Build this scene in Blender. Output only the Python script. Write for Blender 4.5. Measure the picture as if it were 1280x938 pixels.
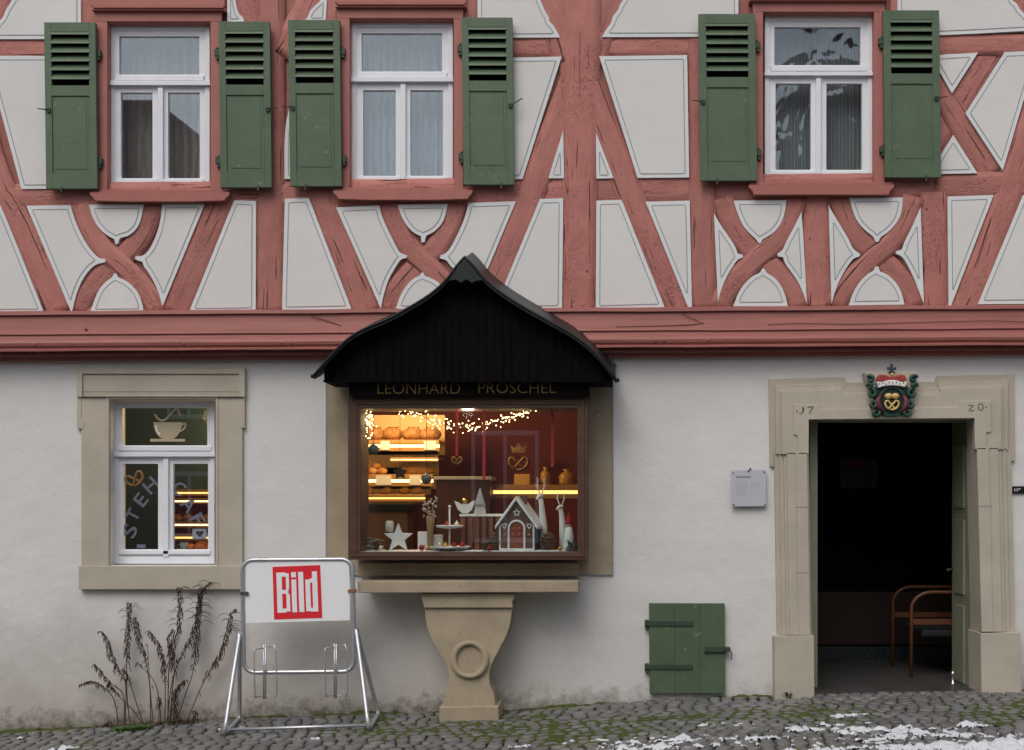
import bpy, bmesh, math, random
import numpy as np
from mathutils import Vector, noise as mnoise
for o in list(bpy.data.objects): bpy.data.objects.remove(o)
random.seed(7)
S = bpy.context.scene; COL = S.collection
R = math.radians
# ------------------------------------------------------------------ camera, sky, sun, exposure
PPM, D = 150.0, 10.0                       # 150 photo pixels per metre on the wall plane (y=0); camera 10 m away
Xc, Zc = (760-640)/PPM, (880-630)/PPM
cam = bpy.data.cameras.new('camera'); co = bpy.data.objects.new('camera', cam); COL.objects.link(co)
co.location = (Xc, -D, Zc); co.rotation_euler = (R(90), 0, 0)
cam.sensor_width = 36; cam.lens = 36*PPM*D/1280; cam.shift_x = -120/1280; cam.shift_y = 161/1280
cam.clip_end = 2000
S.camera = co
W = bpy.data.worlds.new('World'); S.world = W; W.use_nodes = True
nt = W.node_tree; bg = nt.nodes['Background']
sky = nt.nodes.new('ShaderNodeTexSky'); sky.sky_type = 'NISHITA'; sky.sun_disc = False
SUN_EL, SUN_AZ = 52, 200                   # azimuth measured from +Y clockwise: behind the camera, a little left
sky.sun_elevation = R(SUN_EL); sky.sun_rotation = R(SUN_AZ)
sky.air_density = 1.0; sky.dust_density = 4.0; sky.ozone_density = 1.0
hs = nt.nodes.new('ShaderNodeHueSaturation'); hs.inputs['Saturation'].default_value = 0.55
nt.links.new(sky.outputs[0], hs.inputs['Color']); nt.links.new(hs.outputs[0], bg.inputs[0])
bg.inputs[1].default_value = 0.12
sl = bpy.data.lights.new('sun', 'SUN'); sl.energy = 0.6; sl.angle = R(40); sl.color = (1, .95, .88)
so = bpy.data.objects.new('sun', sl); COL.objects.link(so)
sd = Vector((math.sin(R(SUN_AZ))*math.cos(R(SUN_EL)), math.cos(R(SUN_AZ))*math.cos(R(SUN_EL)), math.sin(R(SUN_EL))))
so.rotation_euler = sd.to_track_quat('Z', 'Y').to_euler(); so.location = (0, -10, 20)
S.view_settings.view_transform = 'Standard'; S.view_settings.look = 'None'
S.view_settings.gamma = 1; S.view_settings.use_curve_mapping = False
S.view_settings.exposure = 0.18

# ------------------------------------------------------------------ helpers
def P(px, py, d=0.0):
    """photo pixel -> world point standing d metres in front of the ground floor wall"""
    s = (D-d)/D
    return Vector((Xc+((px-640)/PPM-Xc)*s, -d, Zc+((880-py)/PPM-Zc)*s))
WLOC = {}
class MB:
    def __init__(s): s.v, s.f, s.m, s.uv, s.has_uv = [], [], [], [], False
    def add(s, verts, faces, mat=0, uvs=None):
        b = len(s.v); s.v += [tuple(p) for p in verts]
        for f in faces:
            s.f.append([b+i for i in f]); s.m.append(mat)
            if uvs is not None: s.uv += [uvs[i] for i in f]; s.has_uv = True
            else: s.uv += [(0, 0)]*len(f)
    def build(s, name, mats, parent=None, bevel=0, smooth=False, loc=None, kind=None, seg=2):
        if not isinstance(mats, (list, tuple)): mats = [mats]
        me = bpy.data.meshes.new(name)
        off = Vector(WLOC.get(parent.name, (0, 0, 0))) if parent else Vector(loc or (0, 0, 0))
        me.from_pydata([tuple(Vector(p)-off) for p in s.v], [], s.f); 
        for m in mats: me.materials.append(m)
        me.polygons.foreach_set('material_index', s.m)
        if s.has_uv:
            l = me.uv_layers.new(name='UVMap'); flat = [c for u in s.uv for c in u]; l.data.foreach_set('uv', flat)
        bm = bmesh.new(); bm.from_mesh(me); bmesh.ops.recalc_face_normals(bm, faces=bm.faces); bm.to_mesh(me); bm.free()
        if smooth: me.polygons.foreach_set('use_smooth', [True]*len(me.polygons))
        me.update()
        o = bpy.data.objects.new(name, me); COL.objects.link(o)
        if parent: o.parent = parent
        else: o.location = off
        WLOC[o.name] = tuple(off)
        if bevel:
            b = o.modifiers.new('bevel', 'BEVEL'); b.width = bevel; b.segments = seg; b.limit_method = 'ANGLE'; b.angle_limit = R(40)
            if not smooth:
                me.polygons.foreach_set('use_smooth', [False]*len(me.polygons))
        if kind: o['kind'] = kind
        return o
def thing(name, loc, label, cat, group=None):
    o = bpy.data.objects.new(name, None); COL.objects.link(o); o.location = loc; o.empty_display_size = .1
    o['label'] = label; o['category'] = cat
    if group: o['group'] = group
    WLOC[o.name] = tuple(loc); return o
def tag(o, label, cat, group=None):
    o['label'] = label; o['category'] = cat
    if group: o['group'] = group
    return o
def copy_thing(o, loc, label=None):
    c = o.copy(); COL.objects.link(c); c.location = loc; WLOC[c.name] = tuple(loc)
    if label: c['label'] = label
    for ch in list(o.children):
        k = ch.copy(); COL.objects.link(k); k.parent = c
        for g in list(ch.children):
            q = g.copy(); COL.objects.link(q); q.parent = k
    return c
def prism3(mb, front, yb, mat=0, mat_side=None):
    """front: world points; extrude straight back to y=yb"""
    n = len(front); back = [Vector((p.x, yb, p.z)) for p in front]
    mb.add(list(front)+back, [list(range(n))], mat)
    b = len(mb.v)-2*n
    for i in range(n):
        j = (i+1) % n
        mb.f.append([b+i, b+j, b+n+j, b+n+i]); mb.m.append(mat if mat_side is None else mat_side); mb.uv += [(0, 0)]*4
    mb.f.append([b+n+i for i in reversed(range(n))]); mb.m.append(mat); mb.uv += [(0, 0)]*n
def prism(mb, poly, df, db, mat=0, ms=None): prism3(mb, [P(x, y, df) for x, y in poly], -db, mat, ms)
def rect(mb, x0, y0, x1, y1, df, db, mat=0): prism(mb, [(x0, y0), (x1, y0), (x1, y1), (x0, y1)], df, db, mat)
def box(mb, a, b, mat=0):
    x0, y0, z0 = a; x1, y1, z1 = b
    mb.add([(x0,y0,z0),(x1,y0,z0),(x1,y1,z0),(x0,y1,z0),(x0,y0,z1),(x1,y0,z1),(x1,y1,z1),(x0,y1,z1)],
           [(0,3,2,1),(4,5,6,7),(0,1,5,4),(1,2,6,5),(2,3,7,6),(3,0,4,7)], mat)
def ring(mb, outer, inner, df, db, mat=0):
    """rectangular frame between two pixel rectangles"""
    X0, Y0, X1, Y1 = outer; x0, y0, x1, y1 = inner
    F = [P(*q, df) for q in ((X0,Y0),(X1,Y0),(X1,Y1),(X0,Y1),(x0,y0),(x1,y0),(x1,y1),(x0,y1))]
    B = [Vector((p.x, -db, p.z)) for p in F]
    fs = []
    for i in range(4):
        j = (i+1) % 4
        fs += [(i, j, 4+j, 4+i), (8+i, 8+j, 12+j, 12+i), (i, j, 8+j, 8+i), (4+i, 4+j, 12+j, 12+i)]
    mb.add(F+B, fs, mat)
def tube(mb, pts, r, n=8, closed=False, mat=0, cap=True):
    pts = [Vector(p) for p in pts]; N = len(pts); rr = r if isinstance(r, (list, tuple)) else [r]*N
    T = []
    for i in range(N):
        a = pts[(i-1) % N] if (closed or i > 0) else pts[i]; b = pts[(i+1) % N] if (closed or i < N-1) else pts[i]
        t = b-a; T.append(t.normalized() if t.length > 1e-9 else Vector((0, 0, 1)))
    u = T[0].orthogonal().normalized(); vs = []
    for i in range(N):
        u = (u-T[i]*u.dot(T[i])); u = u.normalized() if u.length > 1e-6 else T[i].orthogonal().normalized()
        w = T[i].cross(u)
        vs += [pts[i]+(u*math.cos(2*math.pi*k/n)+w*math.sin(2*math.pi*k/n))*rr[i] for k in range(n)]
    fs = []
    for i in range(N if closed else N-1):
        j = (i+1) % N
        for k in range(n): fs.append((i*n+k, i*n+(k+1) % n, j*n+(k+1) % n, j*n+k))
    if not closed and cap: fs += [tuple(range(n))[::-1], tuple((N-1)*n+k for k in range(n))]
    mb.add(vs, fs, mat)
def sphere(mb, c, r, seg=12, rings=8, mat=0, jit=0):
    if not isinstance(r, (tuple, list)): r = (r, r, r)
    vs = [(c[0], c[1], c[2]-r[2])]
    for i in range(1, rings):
        t = math.pi*i/rings
        for k in range(seg):
            p = 2*math.pi*k/seg; q = 1+random.uniform(-jit, jit)
            vs.append((c[0]+r[0]*q*math.sin(t)*math.cos(p), c[1]+r[1]*q*math.sin(t)*math.sin(p), c[2]-r[2]*math.cos(t)))
    vs.append((c[0], c[1], c[2]+r[2])); L = len(vs)-1
    fs = [(0, 1+(k+1) % seg, 1+k) for k in range(seg)]
    for i in range(rings-2):
        for k in range(seg):
            a = 1+i*seg+k; b = 1+i*seg+(k+1) % seg; fs.append((a, b, b+seg, a+seg))
    o = 1+(rings-2)*seg
    fs += [(o+k, o+(k+1) % seg, L) for k in range(seg)]
    mb.add(vs, fs, mat)
def lathe(mb, c, prof, seg=20, mat=0):
    vs, fs = [], []
    for r, z in prof:
        vs += [(c[0]+r*math.cos(2*math.pi*k/seg), c[1]+r*math.sin(2*math.pi*k/seg), c[2]+z) for k in range(seg)]
    for i in range(len(prof)-1):
        for k in range(seg): fs.append((i*seg+k, i*seg+(k+1) % seg, (i+1)*seg+(k+1) % seg, (i+1)*seg+k))
    fs += [tuple(range(seg))[::-1], tuple((len(prof)-1)*seg+k for k in range(seg))]
    mb.add(vs, fs, mat)
def chaikin(poly, it=2, ang=52, closed=True):
    for _ in range(it):
        out = []; n = len(poly)
        for i in range(n):
            if not closed and i in (0, n-1): out.append(poly[i]); continue
            a, v, b = [np.array(poly[k % n], float) for k in (i-1, i, i+1)]
            e, f = v-a, b-v
            c = np.dot(e, f)/(np.linalg.norm(e)*np.linalg.norm(f)+1e-9)
            if c < math.cos(R(ang)): out.append(tuple(v))
            else: out += [tuple(v+(a-v)/4), tuple(v+(b-v)/4)]
        poly = out
    return poly
def resample(pts, step):
    out = [np.array(pts[0], float)]
    for a, b in zip(pts[:-1], pts[1:]):
        a, b = np.array(a, float), np.array(b, float); n = max(1, int(round(np.linalg.norm(b-a)/step)))
        out += [a+(b-a)*k/n for k in range(1, n+1)]
    return out
def sdf_contour(poly, inset, step=0.8):
    """loop lying `inset` pixels inside a polygon"""
    p = np.array(poly, float); x0, y0 = p.min(0)-1; x1, y1 = p.max(0)+1
    xs = np.arange(x0, x1+step, step); ys = np.arange(y0, y1+step, step)
    X, Y = np.meshgrid(xs, ys); dmin = np.full(X.shape, 1e9); ins = np.zeros(X.shape, bool)
    for i in range(len(p)):
        ax, ay = p[i]; bx, by = p[(i+1) % len(p)]
        L = (bx-ax)**2+(by-ay)**2+1e-12; t = np.clip(((X-ax)*(bx-ax)+(Y-ay)*(by-ay))/L, 0, 1)
        dmin = np.minimum(dmin, np.hypot(X-ax-t*(bx-ax), Y-ay-t*(by-ay)))
        c = (ay > Y) != (by > Y)
        with np.errstate(divide='ignore', invalid='ignore'):
            ins ^= c & (X < (bx-ax)*(Y-ay)/(by-ay+1e-12)+ax)
    F = np.where(ins, dmin, -dmin)-inset
    seg = {}
    pos = {}
    def cut(i, j, k, l):
        key = (i, j, k, l)
        if key not in pos:
            t = F[i, j]/(F[i, j]-F[k, l]); pos[key] = (xs[j]+(xs[l]-xs[j])*t, ys[i]+(ys[k]-ys[i])*t)
        return key
    B = F > 0
    code = B[:-1, :-1]*1+B[:-1, 1:]*2+B[1:, 1:]*4+B[1:, :-1]*8
    T = {1:[(3,0)],2:[(0,1)],3:[(3,1)],4:[(1,2)],5:[(3,0),(1,2)],6:[(0,2)],7:[(3,2)],8:[(2,3)],9:[(2,0)],10:[(0,1),(2,3)],11:[(2,1)],12:[(1,3)],13:[(1,0)],14:[(0,3)]}
    for i, j in zip(*np.where((code > 0) & (code < 15))):
        e = {0:(i,j,i,j+1), 1:(i,j+1,i+1,j+1), 2:(i+1,j,i+1,j+1), 3:(i,j,i+1,j)}
        for a, b in T[int(code[i, j])]:
            ka, kb = cut(*e[a]), cut(*e[b]); seg.setdefault(ka, []).append(kb); seg.setdefault(kb, []).append(ka)
    loops = []; used = set()
    for k in seg:
        if k in used: continue
        loop = [k]; used.add(k); cur = k
        while True:
            nx = [q for q in seg[cur] if q not in used]
            if not nx: break
            cur = nx[0]; used.add(cur); loop.append(cur)
        loops.append([pos[q] for q in loop])
    loops = [l for l in loops if len(l) > 12]
    out = []
    for l in loops:
        l = [l[i] for i in range(0, len(l), 2)]
        a = np.array(l); a = (np.roll(a, 1, 0)+2*a+np.roll(a, -1, 0))/4
        out.append([tuple(q) for q in a])
    return out
def ribbon(mb, pts, w, d, closed=True, mat=0):
    a = np.array(pts, float); n = len(a); t = np.roll(a, -1, 0)-np.roll(a, 1, 0)
    if not closed: t[0] = a[1]-a[0]; t[-1] = a[-1]-a[-2]
    nn = np.stack([-t[:, 1], t[:, 0]], 1); nn /= np.linalg.norm(nn, axis=1)[:, None]+1e-9
    vs = [P(*(a[i]+nn[i]*w/2), d) for i in range(n)]+[P(*(a[i]-nn[i]*w/2), d) for i in range(n)]
    mb.add(vs, [(i, (i+1) % n, n+(i+1) % n, n+i) for i in range(n if closed else n-1)], mat)
def text_into(mb, s, x0, y0, x1, y1, d, th=.004, mat=0, offset=0, xf=None, font_scale=None):
    cu = bpy.data.curves.new('t', 'FONT'); cu.body = s; cu.offset = offset; cu.extrude = .5; cu.resolution_u = 4
    ob = bpy.data.objects.new('t', cu); COL.objects.link(ob); bpy.context.view_layer.update()
    me = bpy.data.meshes.new_from_object(ob)
    v = np.array([tuple(q.co) for q in me.vertices]); lo, hi = v.min(0), v.max(0)
    u = (v-lo)/(hi-lo+1e-9); out = []
    for a, b, c in u:
        px, py = x0+(x1-x0)*a, y1+(y0-y1)*b
        if xf: px, py = xf(px, py)
        q = P(px, py, d); out.append((q.x, q.y+th*(1-c), q.z))
    mb.add(out, [tuple(f.vertices) for f in me.polygons], mat)
    bpy.data.objects.remove(ob); bpy.data.curves.remove(cu); bpy.data.meshes.remove(me)

# ------------------------------------------------------------------ materials
def nd(t, ty, **kw):
    n = t.nodes.new(ty)
    for k, v in kw.items():
        if k in n.inputs: n.inputs[k].default_value = v
        else: setattr(n, k, v)
    return n
def base_mat(name):
    m = bpy.data.materials.new(name); m.use_nodes = True; t = m.node_tree
    return m, t, t.nodes['Principled BSDF']
def lk(t, a, b): t.links.new(a, b)
def mixc(t, fac, a, b, blend='MIX'):
    n = t.nodes.new('ShaderNodeMix'); n.data_type = 'RGBA'; n.blend_type = blend
    for s, v in ((n.inputs[0], fac), (n.inputs[6], a), (n.inputs[7], b)):
        if hasattr(v, 'is_output'): lk(t, v, s)
        elif isinstance(v, (int, float)): s.default_value = v
        else: s.default_value = (*v, 1) if len(v) == 3 else v
    return n.outputs[2]
def ramp(t, fac, a, b, c0=(0,0,0,1), c1=(1,1,1,1)):
    r = t.nodes.new('ShaderNodeValToRGB'); r.color_ramp.elements[0].position = a; r.color_ramp.elements[1].position = b
    r.color_ramp.elements[0].color = c0; r.color_ramp.elements[1].color = c1; lk(t, fac, r.inputs[0]); return r.outputs[0]
def noise_(t, scale, detail=6, rough=.6, coord=None, dist=0):
    n = nd(t, 'ShaderNodeTexNoise', Scale=scale, Detail=detail, Roughness=rough, Distortion=dist)
    if coord is not None: lk(t, coord, n.inputs['Vector'])
    return n.outputs['Fac']
def bump(t, h, strength, dist, prev=None):
    b = nd(t, 'ShaderNodeBump', Strength=strength, Distance=dist); lk(t, h, b.inputs['Height'])
    if prev is not None: lk(t, prev, b.inputs['Normal'])
    return b.outputs[0]
def simple(name, col, rough=.6, var=.15, scale=8, bs=.3, bd=.003, bscale=60, metal=0, spec=.4, dirt=None, stretch=None, emis=None):
    m, t, p = base_mat(name)
    tc = t.nodes.new('ShaderNodeTexCoord').outputs['Object']
    if stretch:
        mp = nd(t, 'ShaderNodeMapping'); mp.inputs['Scale'].default_value = stretch; lk(t, tc, mp.inputs[0]); tc = mp.outputs[0]
    f = ramp(t, noise_(t, scale, 8, .65, tc), .3, .7)
    c = mixc(t, f, [x*(1-var) for x in col], [min(1, x*(1+var)) for x in col])
    if dirt:
        g = ramp(t, noise_(t, dirt[1], 8, .7, tc), dirt[2], dirt[2]+.08); c = mixc(t, g, c, dirt[0])
    lk(t, c, p.inputs['Base Color']); p.inputs['Roughness'].default_value = rough; p.inputs['Metallic'].default_value = metal
    p.inputs['Specular IOR Level'].default_value = spec
    if bs: lk(t, bump(t, noise_(t, bscale, 5, .6, tc), bs, bd), p.inputs['Normal'])
    if emis: p.inputs['Emission Color'].default_value = (*emis[0], 1); p.inputs['Emission Strength'].default_value = emis[1]
    return m
def emit(name, col, s):
    m, t, p = base_mat(name); p.inputs['Base Color'].default_value = (*col, 1)
    p.inputs['Emission Color'].default_value = (*col, 1); p.inputs['Emission Strength'].default_value = s; return m
def timber_mat():
    m, t, p = base_mat('red oxide timber')
    uv = t.nodes.new('ShaderNodeUVMap').outputs[0]; oi = t.nodes.new('ShaderNodeObjectInfo')
    rnd = nd(t, 'ShaderNodeMath', operation='MULTIPLY'); lk(t, oi.outputs['Random'], rnd.inputs[0]); rnd.inputs[1].default_value = 37
    ad = nd(t, 'ShaderNodeVectorMath', operation='ADD'); lk(t, uv, ad.inputs[0]); lk(t, rnd.outputs[0], ad.inputs[1])
    def mp(s):
        n = nd(t, 'ShaderNodeMapping'); n.inputs['Scale'].default_value = s; lk(t, ad.outputs[0], n.inputs[0]); return n.outputs[0]
    grain = noise_(t, 1, 8, .7, mp((4, 80, 1)), .3)
    peck = ramp(t, noise_(t, 1, 3, .5, mp((34, 52, 1)), .8), .50, .74)
    gate = ramp(t, noise_(t, 1, 3, .5, mp((2.2, 3, 1))), .44, .66)
    gt = nd(t, 'ShaderNodeMath', operation='MULTIPLY'); lk(t, peck, gt.inputs[0]); lk(t, gate, gt.inputs[1]); peck = gt.outputs[0]
    broad = noise_(t, 1, 5, .6, mp((4, 9, 1)))
    crack = ramp(t, noise_(t, 1, 3, .5, mp((1.6, 42, 1)), .4), .655, .70)
    hole = ramp(t, noise_(t, 1, 2, .5, mp((17, 30, 1))), .745, .78)
    c = mixc(t, ramp(t, broad, .3, .7), (.395, .150, .125), (.485, .195, .164))
    c = mixc(t, ramp(t, grain, .55, .85), c, (.37, .13, .11))
    c = mixc(t, peck, c, (.355, .13, .111))  # pecks darkened: worn paint, and shade put into the colour for relief
    tint = nd(t, 'ShaderNodeHueSaturation'); lk(t, c, tint.inputs['Color'])
    mr = nd(t, 'ShaderNodeMapRange'); lk(t, oi.outputs['Random'], mr.inputs[0]); mr.inputs[3].default_value = .88; mr.inputs[4].default_value = 1.08
    lk(t, mr.outputs[0], tint.inputs['Value'])
    c = mixc(t, crack, tint.outputs[0], (.12, .04, .035)); c = mixc(t, hole, c, (.09, .03, .025))
    lk(t, c, p.inputs['Base Color']); p.inputs['Roughness'].default_value = .6; p.inputs['Specular IOR Level'].default_value = .35
    inv = nd(t, 'ShaderNodeInvert'); lk(t, crack, inv.inputs['Color']); ip = nd(t, 'ShaderNodeInvert'); lk(t, peck, ip.inputs['Color'])
    b = bump(t, grain, .6, .006); b = bump(t, ip.outputs[0], .7, .009, b); b = bump(t, broad, .7, .02, b); b = bump(t, inv.outputs[0], 1, .014, b)
    lk(t, b, p.inputs['Normal']); return m
def plaster_mat(name, col, base_grime=False, var=.05):
    rough_k = 1 if base_grime else .45
    m, t, p = base_mat(name)
    g = t.nodes.new('ShaderNodeNewGeometry').outputs['Position']
    c = mixc(t, ramp(t, noise_(t, 1.3, 8, .6, g), .35, .7), [x*(1-var) for x in col], [x*(1+var*.5) for x in col])
    c = mixc(t, ramp(t, noise_(t, 16, 8, .7, g), .56, .8), c, [x*.93 for x in col])
    if base_grime:
        sp = t.nodes.new('ShaderNodeSeparateXYZ'); lk(t, g, sp.inputs[0])
        mr = nd(t, 'ShaderNodeMath', operation='MULTIPLY_ADD'); lk(t, sp.outputs[0], mr.inputs[0]); mr.inputs[1].default_value = -.041
        lk(t, sp.outputs[2], mr.inputs[2])                      # height above the sloping pavement
        n = noise_(t, 2.6, 9, .7, g); n2 = noise_(t, 9, 9, .75, g)
        def band(lo, hi, nn, amt):
            a = nd(t, 'ShaderNodeMath', operation='MULTIPLY_ADD'); lk(t, nn, a.inputs[0]); a.inputs[1].default_value = amt; lk(t, mr.outputs[0], a.inputs[2])
            return ramp(t, nd2(a.outputs[0]), lo, hi, (1,1,1,1), (0,0,0,1))
        def nd2(o):
            q = nd(t, 'ShaderNodeMapRange'); lk(t, o, q.inputs[0]); q.inputs[1].default_value = -1; q.inputs[2].default_value = 2; return q.outputs[0]
        xl = nd(t, 'ShaderNodeMapRange'); lk(t, sp.outputs[0], xl.inputs[0]); xl.inputs[1].default_value = -1.5; xl.inputs[2].default_value = 1.6; xl.inputs[3].default_value = .85; xl.inputs[4].default_value = .18
        f1 = band(.50, .86, n, 1.0); fm = nd(t, 'ShaderNodeMath', operation='MULTIPLY'); lk(t, f1, fm.inputs[0]); lk(t, xl.outputs[0], fm.inputs[1]); c = mixc(t, fm.outputs[0], c, (.40, .36, .315))
        f2 = band(.42, .50, n2, .75)
        # the splash-soiled, mossy foot is strongest at the low left end
        xr = nd(t, 'ShaderNodeMapRange'); lk(t, sp.outputs[0], xr.inputs[0]); xr.inputs[1].default_value = -.4; xr.inputs[2].default_value = 2.0; xr.inputs[3].default_value = 1; xr.inputs[4].default_value = .35
        mm = nd(t, 'ShaderNodeMath', operation='MULTIPLY'); lk(t, f2, mm.inputs[0]); lk(t, xr.outputs[0], mm.inputs[1])
        c = mixc(t, mm.outputs[0], c, (.085, .083, .055))
        st = nd(t, 'ShaderNodeMapping'); st.inputs['Scale'].default_value = (14, 14, 1.6); lk(t, g, st.inputs[0])
        c = mixc(t, ramp(t, noise_(t, 1, 6, .7, st.outputs[0]), .66, .85), c, (.5, .48, .45))
    lk(t, c, p.inputs['Base Color']); p.inputs['Roughness'].default_value = .9; p.inputs['Specular IOR Level'].default_value = .2
    b = bump(t, noise_(t, 4, 6, .55, g), .45*rough_k, .03); b = bump(t, noise_(t, 17, 4, .6, g, 1.2), .24*rough_k, .008, b); b = bump(t, noise_(t, 70, 5, .6, g), .35, .003, b)
    lk(t, b, p.inputs['Normal']); return m
def glass_mat(name, ior=1.75, wav=0, wscale=3, tint=(.93, .96, .95)):
    m, t, p = base_mat(name); t.nodes.remove(p); out = t.nodes['Material Output']
    tr = nd(t, 'ShaderNodeBsdfTransparent'); tr.inputs[0].default_value = (*tint, 1)
    gl = nd(t, 'ShaderNodeBsdfGlossy'); gl.inputs['Roughness'].default_value = .01; gl.inputs[0].default_value = (.84, .92, 1, 1)
    f0 = ((ior-1)/(ior+1))**2                 # Schlick reflectance, the same for both faces of the pane
    lw = nd(t, 'ShaderNodeLayerWeight'); lw.inputs[0].default_value = .5
    pw = nd(t, 'ShaderNodeMath', operation='POWER'); lk(t, lw.outputs['Facing'], pw.inputs[0]); pw.inputs[1].default_value = 5
    fr = nd(t, 'ShaderNodeMath', operation='MULTIPLY_ADD'); lk(t, pw.outputs[0], fr.inputs[0]); fr.inputs[1].default_value = 1-f0; fr.inputs[2].default_value = f0
    mx = nd(t, 'ShaderNodeMixShader'); lk(t, fr.outputs[0], mx.inputs[0]); lk(t, tr.outputs[0], mx.inputs[1]); lk(t, gl.outputs[0], mx.inputs[2])
    if wav:
        g = t.nodes.new('ShaderNodeTexCoord').outputs['Object']
        b = bump(t, noise_(t, wscale, 2, .45, g, .6), 1, wav); lk(t, b, gl.inputs['Normal'])
    lk(t, mx.outputs[0], out.inputs[0]); return m
def sheer_mat(name, col, alpha, stripes=0):
    m, t, p = base_mat(name); out = t.nodes['Material Output']
    p.inputs['Base Color'].default_value = (*col, 1); p.inputs['Roughness'].default_value = .9
    tr = nd(t, 'ShaderNodeBsdfTransparent'); mx = nd(t, 'ShaderNodeMixShader'); mx.inputs[0].default_value = alpha
    if stripes:
        g = t.nodes.new('ShaderNodeTexCoord').outputs['Object']
        w = nd(t, 'ShaderNodeTexWave', Scale=stripes, Distortion=3.5, Detail=2); lk(t, g, w.inputs[0])
        mr = nd(t, 'ShaderNodeMapRange'); lk(t, w.outputs['Fac'], mr.inputs[0]); mr.inputs[3].default_value = alpha*.78; mr.inputs[4].default_value = min(1, alpha*1.2)
        lk(t, mr.outputs[0], mx.inputs[0])
    lk(t, tr.outputs[0], mx.inputs[1]); lk(t, p.outputs[0], mx.inputs[2]); lk(t, mx.outputs[0], out.inputs[0]); return m
TIMBER = timber_mat()
WALL = plaster_mat('white lime plaster', (.70, .69, .675), True)
BORDER = plaster_mat('white painted plaster border', (.74, .755, .76))
INFILL = plaster_mat('cream plaster infill', (.72, .71, .69))
LINE = simple('grey painted line', (.27, .29, .31), .9, .15, bs=0)
REDPAINT = simple('red painted board', (.39, .142, .116), .5, .10, 5, .25, .003, 40, stretch=(1, 1, 1))
REDDARK = simple('red painted moulding', (.315, .108, .091), .5, .16, 3, .35, .004, 30, dirt=((.13, .06, .055), 6, .66), stretch=(.6, 6, 6))
GREEN = simple('green shutter paint', (.086, .134, .077), .48, .13, 5, .3, .003, 40, dirt=((.25, .20, .13), 13, .615))
GREEND = simple('dark green ironwork', (.04, .06, .042), .5, .2, 20, .2)
WHITE = simple('white window paint', (.78, .80, .84), .4, .03, 6, .1, .001, 50)
STONE = simple('sandstone painted beige', (.455, .415, .335), .8, .10, 3, .45, .005, 40, dirt=((.33, .29, .23), 7, .655))
STONEB = simple('buff sandstone', (.37, .305, .215), .85, .18, 3.5, .45, .005, 40, dirt=((.24, .19, .14), 7, .61))
BROWN = simple('brown stained wood', (.085, .043, .028), .45, .25, 3, .3, .002, 50, stretch=(1, 6, 6))
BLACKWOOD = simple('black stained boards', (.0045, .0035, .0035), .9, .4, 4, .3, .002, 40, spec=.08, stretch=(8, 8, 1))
ROOFM = simple('dark green roofing sheet', (.012, .017, .016), .42, .3, 5, .3, .004, 25, spec=.35)
LEAD = simple('weathered lead flashing', (.20, .22, .235), .5, .3, 8, .4, .004, 30, metal=.3)
BRASS = simple('dull brass lettering', (.15, .09, .022), .45, .2, 20, .1, metal=.5)
STEEL = simple('galvanised steel tube', (.56, .58, .61), .36, .14, 14, .12, .001, 60, metal=.75, dirt=((.3, .24, .2), 15, .72))
def random_tint(m, lo, hi):
    t = m.node_tree; p = t.nodes['Principled BSDF']; l = p.inputs['Base Color'].links[0].from_socket
    oi = t.nodes.new('ShaderNodeObjectInfo'); mr = nd(t, 'ShaderNodeMapRange'); lk(t, oi.outputs['Random'], mr.inputs[0]); mr.inputs[3].default_value = lo; mr.inputs[4].default_value = hi
    h = nd(t, 'ShaderNodeHueSaturation'); lk(t, l, h.inputs['Color']); lk(t, mr.outputs[0], h.inputs['Value']); lk(t, h.outputs[0], p.inputs['Base Color'])
random_tint(GREEN, .88, 1.1)
IRON = simple('dark iron', (.06, .055, .05), .6, .3, 20, .3)
GLASS = glass_mat('clear window glass', 2.05)
GLASSB = glass_mat('old wavy glass', 1.8, .016, 2.6)
GLASSS = glass_mat('shop glass', 1.95)
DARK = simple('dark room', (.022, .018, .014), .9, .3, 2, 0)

# ------------------------------------------------------------------ the ground
BASE = [(-400, 925), (-60, 921), (0, 918), (130, 910), (300, 899), (480, 893), (640, 890), (760, 880), (860, 874), (970, 871), (1020, 868), (1280, 863), (1700, 857)]
bx_ = [(p[0]-640)/PPM for p in BASE]; bz_ = [(880-p[1])/PPM for p in BASE]
def gz(x, y):
    """pavement height: follows the sloping street, falls slightly towards the kerb"""
    d = max(0.0, -y); z = float(np.interp(x, bx_, bz_))
    return z-.012*min(d, 2.6)
def ground_at(px, py):
    lo, hi = 0.0, 4.0
    for _ in range(40):
        m = (lo+hi)/2; p = P(px, py, m)
        if p.z > gz(p.x, -m): hi = m
        else: lo = m
    p = P(px, py, lo); return Vector((p.x, p.y, gz(p.x, p.y)))
XL, XR = -6.6, 6.6
def nz(x, y, s, o=0): return mnoise.noise(Vector((x*s+o, y*s-o*.7, o*1.3)))
def fbm(x, y, s, o=0, k=4):
    a, v = 1, 0
    for i in range(k): v += a*nz(x, y, s, o+i*7.1); s *= 2.1; a *= .55
    return v
SOIL = simple('wet joint soil', (.055, .05, .042), .8, .35, 12, .6, .006, 40)
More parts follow.
